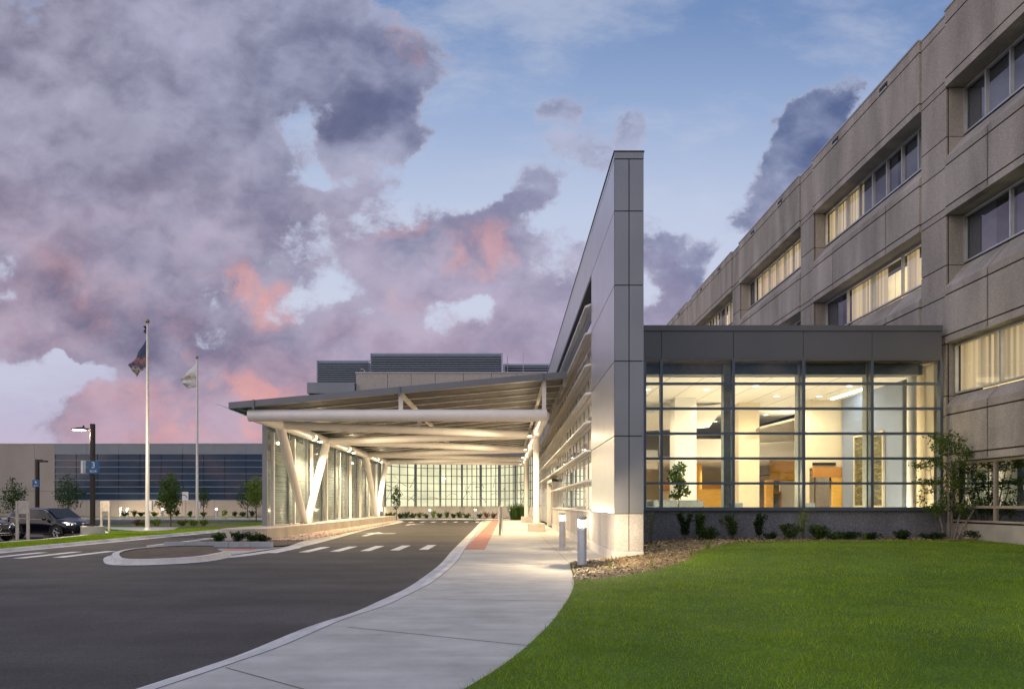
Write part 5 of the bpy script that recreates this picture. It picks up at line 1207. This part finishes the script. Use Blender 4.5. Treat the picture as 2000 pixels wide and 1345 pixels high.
sh = [(1272, 998, 18, 'thin pale upright shrub next to the blade wall, first of the row', LEAFL, 5, 120, .04), (1338, 990, 22, 'tall dark upright shrub in front of the sofa glazing', LEAFD, 5, 420, .06), (1366, 996, 24, 'tall leafy shrub right beside the tall dark one, second tall stem of the row', LEAF, 6, 420, .06),
      (1384, 1030, 34, 'low rounded leafy shrub under the pair of tall shrubs', LEAF, 12, 520, .06), (1432, 1000, 30, 'upright twiggy shrub below the second window post from the left', LEAF, 7, 420, .055), (1483, 998, 30, 'leaning dark upright shrub between the second and third window posts', LEAFD, 6, 380, .06), (1506, 1040, 18, 'tiny dark low shrub left of the pale flowered one', LEAFD, 8, 220, .05),
      (1543, 1022, 34, 'leafy low shrub with pale tips below the third window post', LEAF, 10, 480, .055), (1569, 994, 26, 'tall thin shrub with yellowish leaves under the third window post', LEAFL, 6, 170, .045), (1598, 1024, 34, 'rounded leafy shrub right of the tall yellowish one', LEAF, 12, 520, .06), (1628, 1042, 40, 'spreading pale low shrub with loose leaves', LEAF, 10, 360, .05),
      (1657, 1038, 28, 'small dark mound shrub left of the grass tuft', LEAFD, 14, 460, .05), (1700, 1040, 30, 'small dark mound shrub right of the grass tuft', LEAFD, 14, 420, .05), (1762, 1036, 34, 'dark rounded shrub alone in the bed left of the birch', LEAFD, 14, 520, .05), (1822, 1040, 30, 'dark low shrub at the foot of the birch on its left', LEAFD, 14, 420, .05), (1938, 1034, 78, 'wide dark spreading shrub right of the birch under the dark windows', LEAFD, 30, 1500, .055), (1990, 1040, 50, 'dark spreading shrub cut by the right edge of the view', LEAFD, 20, 900, .055)]
for i, (px, top, wp, lab, mt_, n, dn, sz) in enumerate(sh): stem_shrub(px, 1052, top, wp*shw, lab, mt_, 40+i, n, int(dn*2.2), sz*1.2, Y=21.85 if px < 1880 else 21.4)
# juniper shrubs in the planter
for i, (px, wp, top, lab) in enumerate(((427, 30, 1040, 'small feathery juniper, leftmost of the four behind the block kerb'), (463, 44, 1036, 'largest juniper, second from left behind the block kerb'), (492, 34, 1041, 'juniper, third from left behind the block kerb'), (512, 34, 1043, 'juniper with a drooping branch, nearest the low wall end'))):
    stem_shrub(px, 1061, top, wp, lab, LEAFD if i % 2 else LEAF, 70+i, 16, 900, .075, Y=27.4, cat='shrub', group='junipers in the drive planter')
ORD = ['first', 'second', 'third', 'fourth', 'fifth', 'sixth', 'seventh', 'eighth', 'ninth', 'tenth', 'eleventh', 'twelfth', 'thirteenth', 'fourteenth', 'fifteenth', 'sixteenth', 'seventeenth', 'eighteenth']
# planting under the curved wall and the far building
for i in range(18):
    px = 742 + i*13.0; Y = 71.5 if px < 770 or px > 960 else 74.5
    if 922 < px < 936: continue
    fl = 945 <= px <= 985
    stem_shrub(px, 1010, (997, 1001, 999, 1003)[i % 4], 17 if i < 12 else 20, ('clump of red tinged flowers under the curved wall, %s of three' % ('first', 'middle', 'last')[min(2, max(0, i-16+1))] if fl else '%s low green shrub from the left under the curved glass wall' % ORD[i]), (LEAFP if fl else (LEAF, LEAFD)[i % 2]), 90+i, 8, 170, .13, Y=Y, group='low shrubs under the curved glass wall')
for i, px in enumerate((243, 262, 276, 300, 345, 372, 398, 436, 458, 474, 492)):
    stem_shrub(px, 1007, (999, 996, 998)[i % 3], 16, '%s low green shrub from the left before the long low building' % ORD[i], (LEAFD, LEAF)[i % 2], 120+i, 8, 150, .16, Y=86.5, group='low shrubs before the long low building')
for i, (px, wp, lab, mt_) in enumerate(((268, 24, 'reddish flowering clump left of the first flagpole', LEAFP), (280, 30, 'bright green perennial clump at the foot of the first flagpole', LEAFL), (306, 26, 'bright green perennial clump right of the first flagpole', LEAFL), (357, 22, 'green perennial clump left of the second flagpole', LEAFL), (378, 30, 'bright green perennial clump at the foot of the second flagpole', LEAFL), (397, 22, 'green perennial clump right of the second flagpole', LEAFL))):
    stem_shrub(px, 1028, 1014, wp, lab, mt_, 140+i, 12, 700, .09, Y=48.5, group='perennials in the flagpole bed')
# tall ornamental grass near the columns
def grass_clump(px, Y, h, w, label, seed, mt, n=260, z=0.0, name='grass_clump', group=None):
    x = (px-CX)*Y/F; r = np.random.default_rng(seed); V = []; k = n; a = r.random(k)*6.28; q = r.random(k)*w*.25
    base = np.stack([x+q*np.cos(a), Y+q*np.sin(a), np.full(k, z)], 1); lean = r.random(k)*w*.6; hh = h*(.6+.5*r.random(k)); a += r.normal(size=k)*.4
    mid = base+np.stack([lean*.35*np.cos(a), lean*.35*np.sin(a), hh*.6], 1); tip = base+np.stack([lean*np.cos(a), lean*np.sin(a), hh], 1); wd = np.stack([-np.sin(a), np.cos(a), 0*a], 1)*h*.012
    Q = np.stack([base-wd, base+wd, mid+wd, mid-wd], 1).reshape(-1, 3); Q2 = np.stack([mid-wd, mid+wd, tip+wd*.1, tip-wd*.1], 1).reshape(-1, 3); Q = np.concatenate([Q, Q2])
    o = np_obj(name, Q, np.arange(len(Q)).reshape(-1, 4), mt); return tag(o, label, 'grass clump', group)
for px, w, lab in ((1005, 1.6, 'tall ornamental grass clump left of the far canopy column'), (1020, 1.5, 'tall ornamental grass clump behind the far canopy column')): grass_clump(px, 67.5, 1.6, w, lab, int(px), LEAF, 300)
for px, Y, lab in ((1382, 18.5, 'yellow green grass tuft at the edge of the mulch, the larger one'), (1350, 17.4, 'small yellow grass tuft on the mulch near the blade wall corner'), (1688, 21.6, 'loose grass tuft between the two small dark mound shrubs'), (1272, 15.4, 'small lit weed tuft on the mulch left of the grass edge'), (1190, 15.6, 'small lit weed tuft on the mulch right of the nearest bollard light')):
    x_ = (px-CX)*Y/F; grass_clump(px, Y, .28 if px in (1382, 1688) else .15, .25, lab, int(px), LEAFL, 50, z=hz(x_, Y), name='grass_tuft')
# lawn blades
def lawn_blades():
    r = np.random.default_rng(5); pts = []
    zones = [(2.5, 8, 1500, 1.0), (8, 13, 900, 1.3), (13, 21.5, 420, 1.7)]
    for (y0, y1, d, sc_) in zones:
        xr = 1.12*y1*.77+1; n = int((y1-y0)*(xr+1.5)*d); y = r.uniform(y0, y1, n); x = r.uniform(-1.5, xr, n)
        keep = (x < (2030-CX)/F*y+.3); x, y = x[keep], y[keep]
        ex = np.array([ (right_x(v) if right_x(v) is not None else edge_x(v)) for v in np.linspace(y0, y1, 200)]); exi = np.interp(y, np.linspace(y0, y1, 200), ex)
        keep = x > exi + r.normal(size=len(x))*.012 + .0; x, y = x[keep], y[keep]
        pts.append(np.stack([x, y, np.full(len(x), sc_)], 1))
    p = np.concatenate(pts)
    xs_, ys_ = p[:, 0], p[:, 1]
    ins = np.zeros(len(p), bool); j = len(MUL)-1
    for i in range(len(MUL)):
        xi, yi = MUL[i]; xj, yj = MUL[j]; c = ((yi > ys_) != (yj > ys_)) & (xs_ < (xj-xi)*(ys_-yi)/(yj-yi+1e-12)+xi); ins ^= c; j = i
    ins |= (p[:, 1] > 17.9) & (p[:, 0] < 3.66)
    p = p[~ins]; xs_, ys_, s = p.T
    exx = np.interp(ys_, [0, 5.7, 6.76, 8.95, 12.45, 14, 17.8, 40], [-2.9, -.33, .04, .59, 1.2, 1.4, 1.62, 1.62])
    t = np.clip((ys_-8.5)/12.5, 0, 1); t = t*t*(3-2*t); u = np.clip((xs_-exx)/2, 0, 1); u = u*u*(3-2*u)
    z = .035 + .385*t*np.clip((xs_-exx)/4.2, 0, 1) + .012*np.sin(xs_*1.3+.7*ys_)*np.sin(ys_*.9)*u
    n = len(p); a = r.random(n)*6.28; patch = 1 + .35*np.sin(xs_*2.1+np.sin(ys_*1.7)*2)*np.sin(ys_*2.6+1)+.2*np.sin(xs_*7)*np.sin(ys_*6)
    h = (.020+.034*r.random(n))*patch*(1+.9*(r.random(n) < .03)); w = .0028*s*(.7+.6*r.random(n)); lean = (.2+.9*r.random(n))*h
    base = np.stack([xs_, ys_, z-.004], 1); d = np.stack([-np.sin(a), np.cos(a), 0*a], 1)*w[:, None]; b2 = a + r.normal(size=n)*1.2
    tip = base + np.stack([lean*np.cos(b2), lean*np.sin(b2), h], 1)
    V = np.stack([base-d, base+d, tip], 1).reshape(-1, 3)
    o = np_obj('grass', V, np.arange(len(V)).reshape(-1, 3), GRASS, nv=3); stuff(o, 'short mown green grass of the lawn on the right', 'grass')
    # mulch chips
    q = []
    m_ = 26000; x = r.uniform(1.2, 14.7, m_); y = r.uniform(13.2, 22.75, m_); ins = np.zeros(m_, bool); j = len(MUL)-1
    for i in range(len(MUL)):
        xi, yi = MUL[i]; xj, yj = MUL[j]; c = ((yi > y) != (yj > y)) & (x < (xj-xi)*(y-yi)/(yj-yi+1e-12)+xi); ins ^= c; j = i
    x, y = x[ins], y[ins]; zz_ = np.array([hz(a_, b_) for a_, b_ in zip(x, y)])+.006+.016*r.random(len(x)); m_ = len(x)
    d1 = r.normal(size=(m_, 3)); d1[:, 2] *= .35; d1 /= np.linalg.norm(d1, axis=1)[:, None]; d2 = np.cross(d1, np.array([0, 0, 1.])+r.normal(size=(m_, 3))*.3); d2 /= np.linalg.norm(d2, axis=1)[:, None]
    l = (.012+.03*r.random(m_))[:, None]; w = (.006+.012*r.random(m_))[:, None]; c = np.stack([x, y, zz_], 1)
    V = np.stack([c-d1*l-d2*w, c+d1*l-d2*w, c+d1*l+d2*w, c-d1*l+d2*w], 1).reshape(-1, 3)
    o = np_obj('bark_mulch', V, np.arange(len(V)).reshape(-1, 4), CHIP); stuff(o, 'loose bark mulch scattered over the planting bed', 'mulch')
lawn_blades()
def verge_blades():
    r = np.random.default_rng(9); n = 60000; x = r.uniform(-21, -17.6, n); y = r.uniform(20, 58, n); lo = np.interp(y, [20, 30, 36.6, 40.8, 48.5, 58], [-20.3, -20.15, -21.3, -24, -30, -27]); x = np.where(r.random(n) < .5, r.uniform(-17.7, -17.7, n) - r.random(n)*(-17.7-lo), x); k = (x > lo) & (x < -17.68); k &= ~((y > 46) & (y < 53.2) & (x < -19)); k &= ~((y > 38.8) & (y < 46) & (x < -20.2)); x, y = x[k], y[k]; n = len(x)
    a = r.random(n)*6.28; h = .03+.045*r.random(n); w = .008; base = np.stack([x, y, np.full(n, .0)], 1); d = np.stack([-np.sin(a), np.cos(a), 0*a], 1)*w; tip = base+np.stack([.03*np.cos(a), .03*np.sin(a), h], 1)
    V = np.stack([base-d, base+d, tip], 1).reshape(-1, 3); o = np_obj('grass', V, np.arange(len(V)).reshape(-1, 3), GRASS, nv=3); stuff(o, 'strip of mown grass along the outer lane kerb', 'grass')
verge_blades()
# pebbles along the low wall
def pebbles():
    r = random.Random(4); V, Fc = [], []
    for i in range(4200):
        y = 29.5 + 35*r.random()**1.5; x = r.uniform(-10.56, -10.56+max(.25, (1.95-(y-29.5)*.045))); s = r.uniform(.035, .08); c = (x, y, -.03+s*.3); n = len(V); a = r.uniform(0, 3)
        for (dx_, dy_, dz_) in ((1,0,0),(0,1,0),(-1,0,0),(0,-1,0),(0,0,.7),(0,0,-.5)): V.append((c[0]+s*(dx_*math.cos(a)-dy_*math.sin(a))*1.2, c[1]+s*(dx_*math.sin(a)+dy_*math.cos(a)), c[2]+s*dz_))
        for j in range(4): Fc += [(n+j, n+(j+1) % 4, n+4), (n+(j+1) % 4, n+j, n+5)]
    o = np_obj('pebbles', V, Fc, leafmat('pebble', (.28, .13, .09), (.45, .28, .2), (.6, .5, .42), 0), nv=3); stuff(o, 'reddish river pebbles between the low wall and the kerb', 'pebbles')
pebbles()

# tree line across the road behind the viewer, seen only in reflections
def tree_line():
    r = np.random.default_rng(3); bl = [(x+r.normal()*3, -150+r.normal()*6, 4+r.random()*3, 7+r.random()*4, 5, 4+r.random()*4.5) for x in range(-220, 160, 9)]
    leaf_cloud('far_trees', bl, 9000, 2.2, LEAFD, None, 4, .2, .2); o = bpy.data.objects['far_trees']; stuff(o, 'distant belt of dark trees mirrored in the window walls', 'trees')
tree_line()
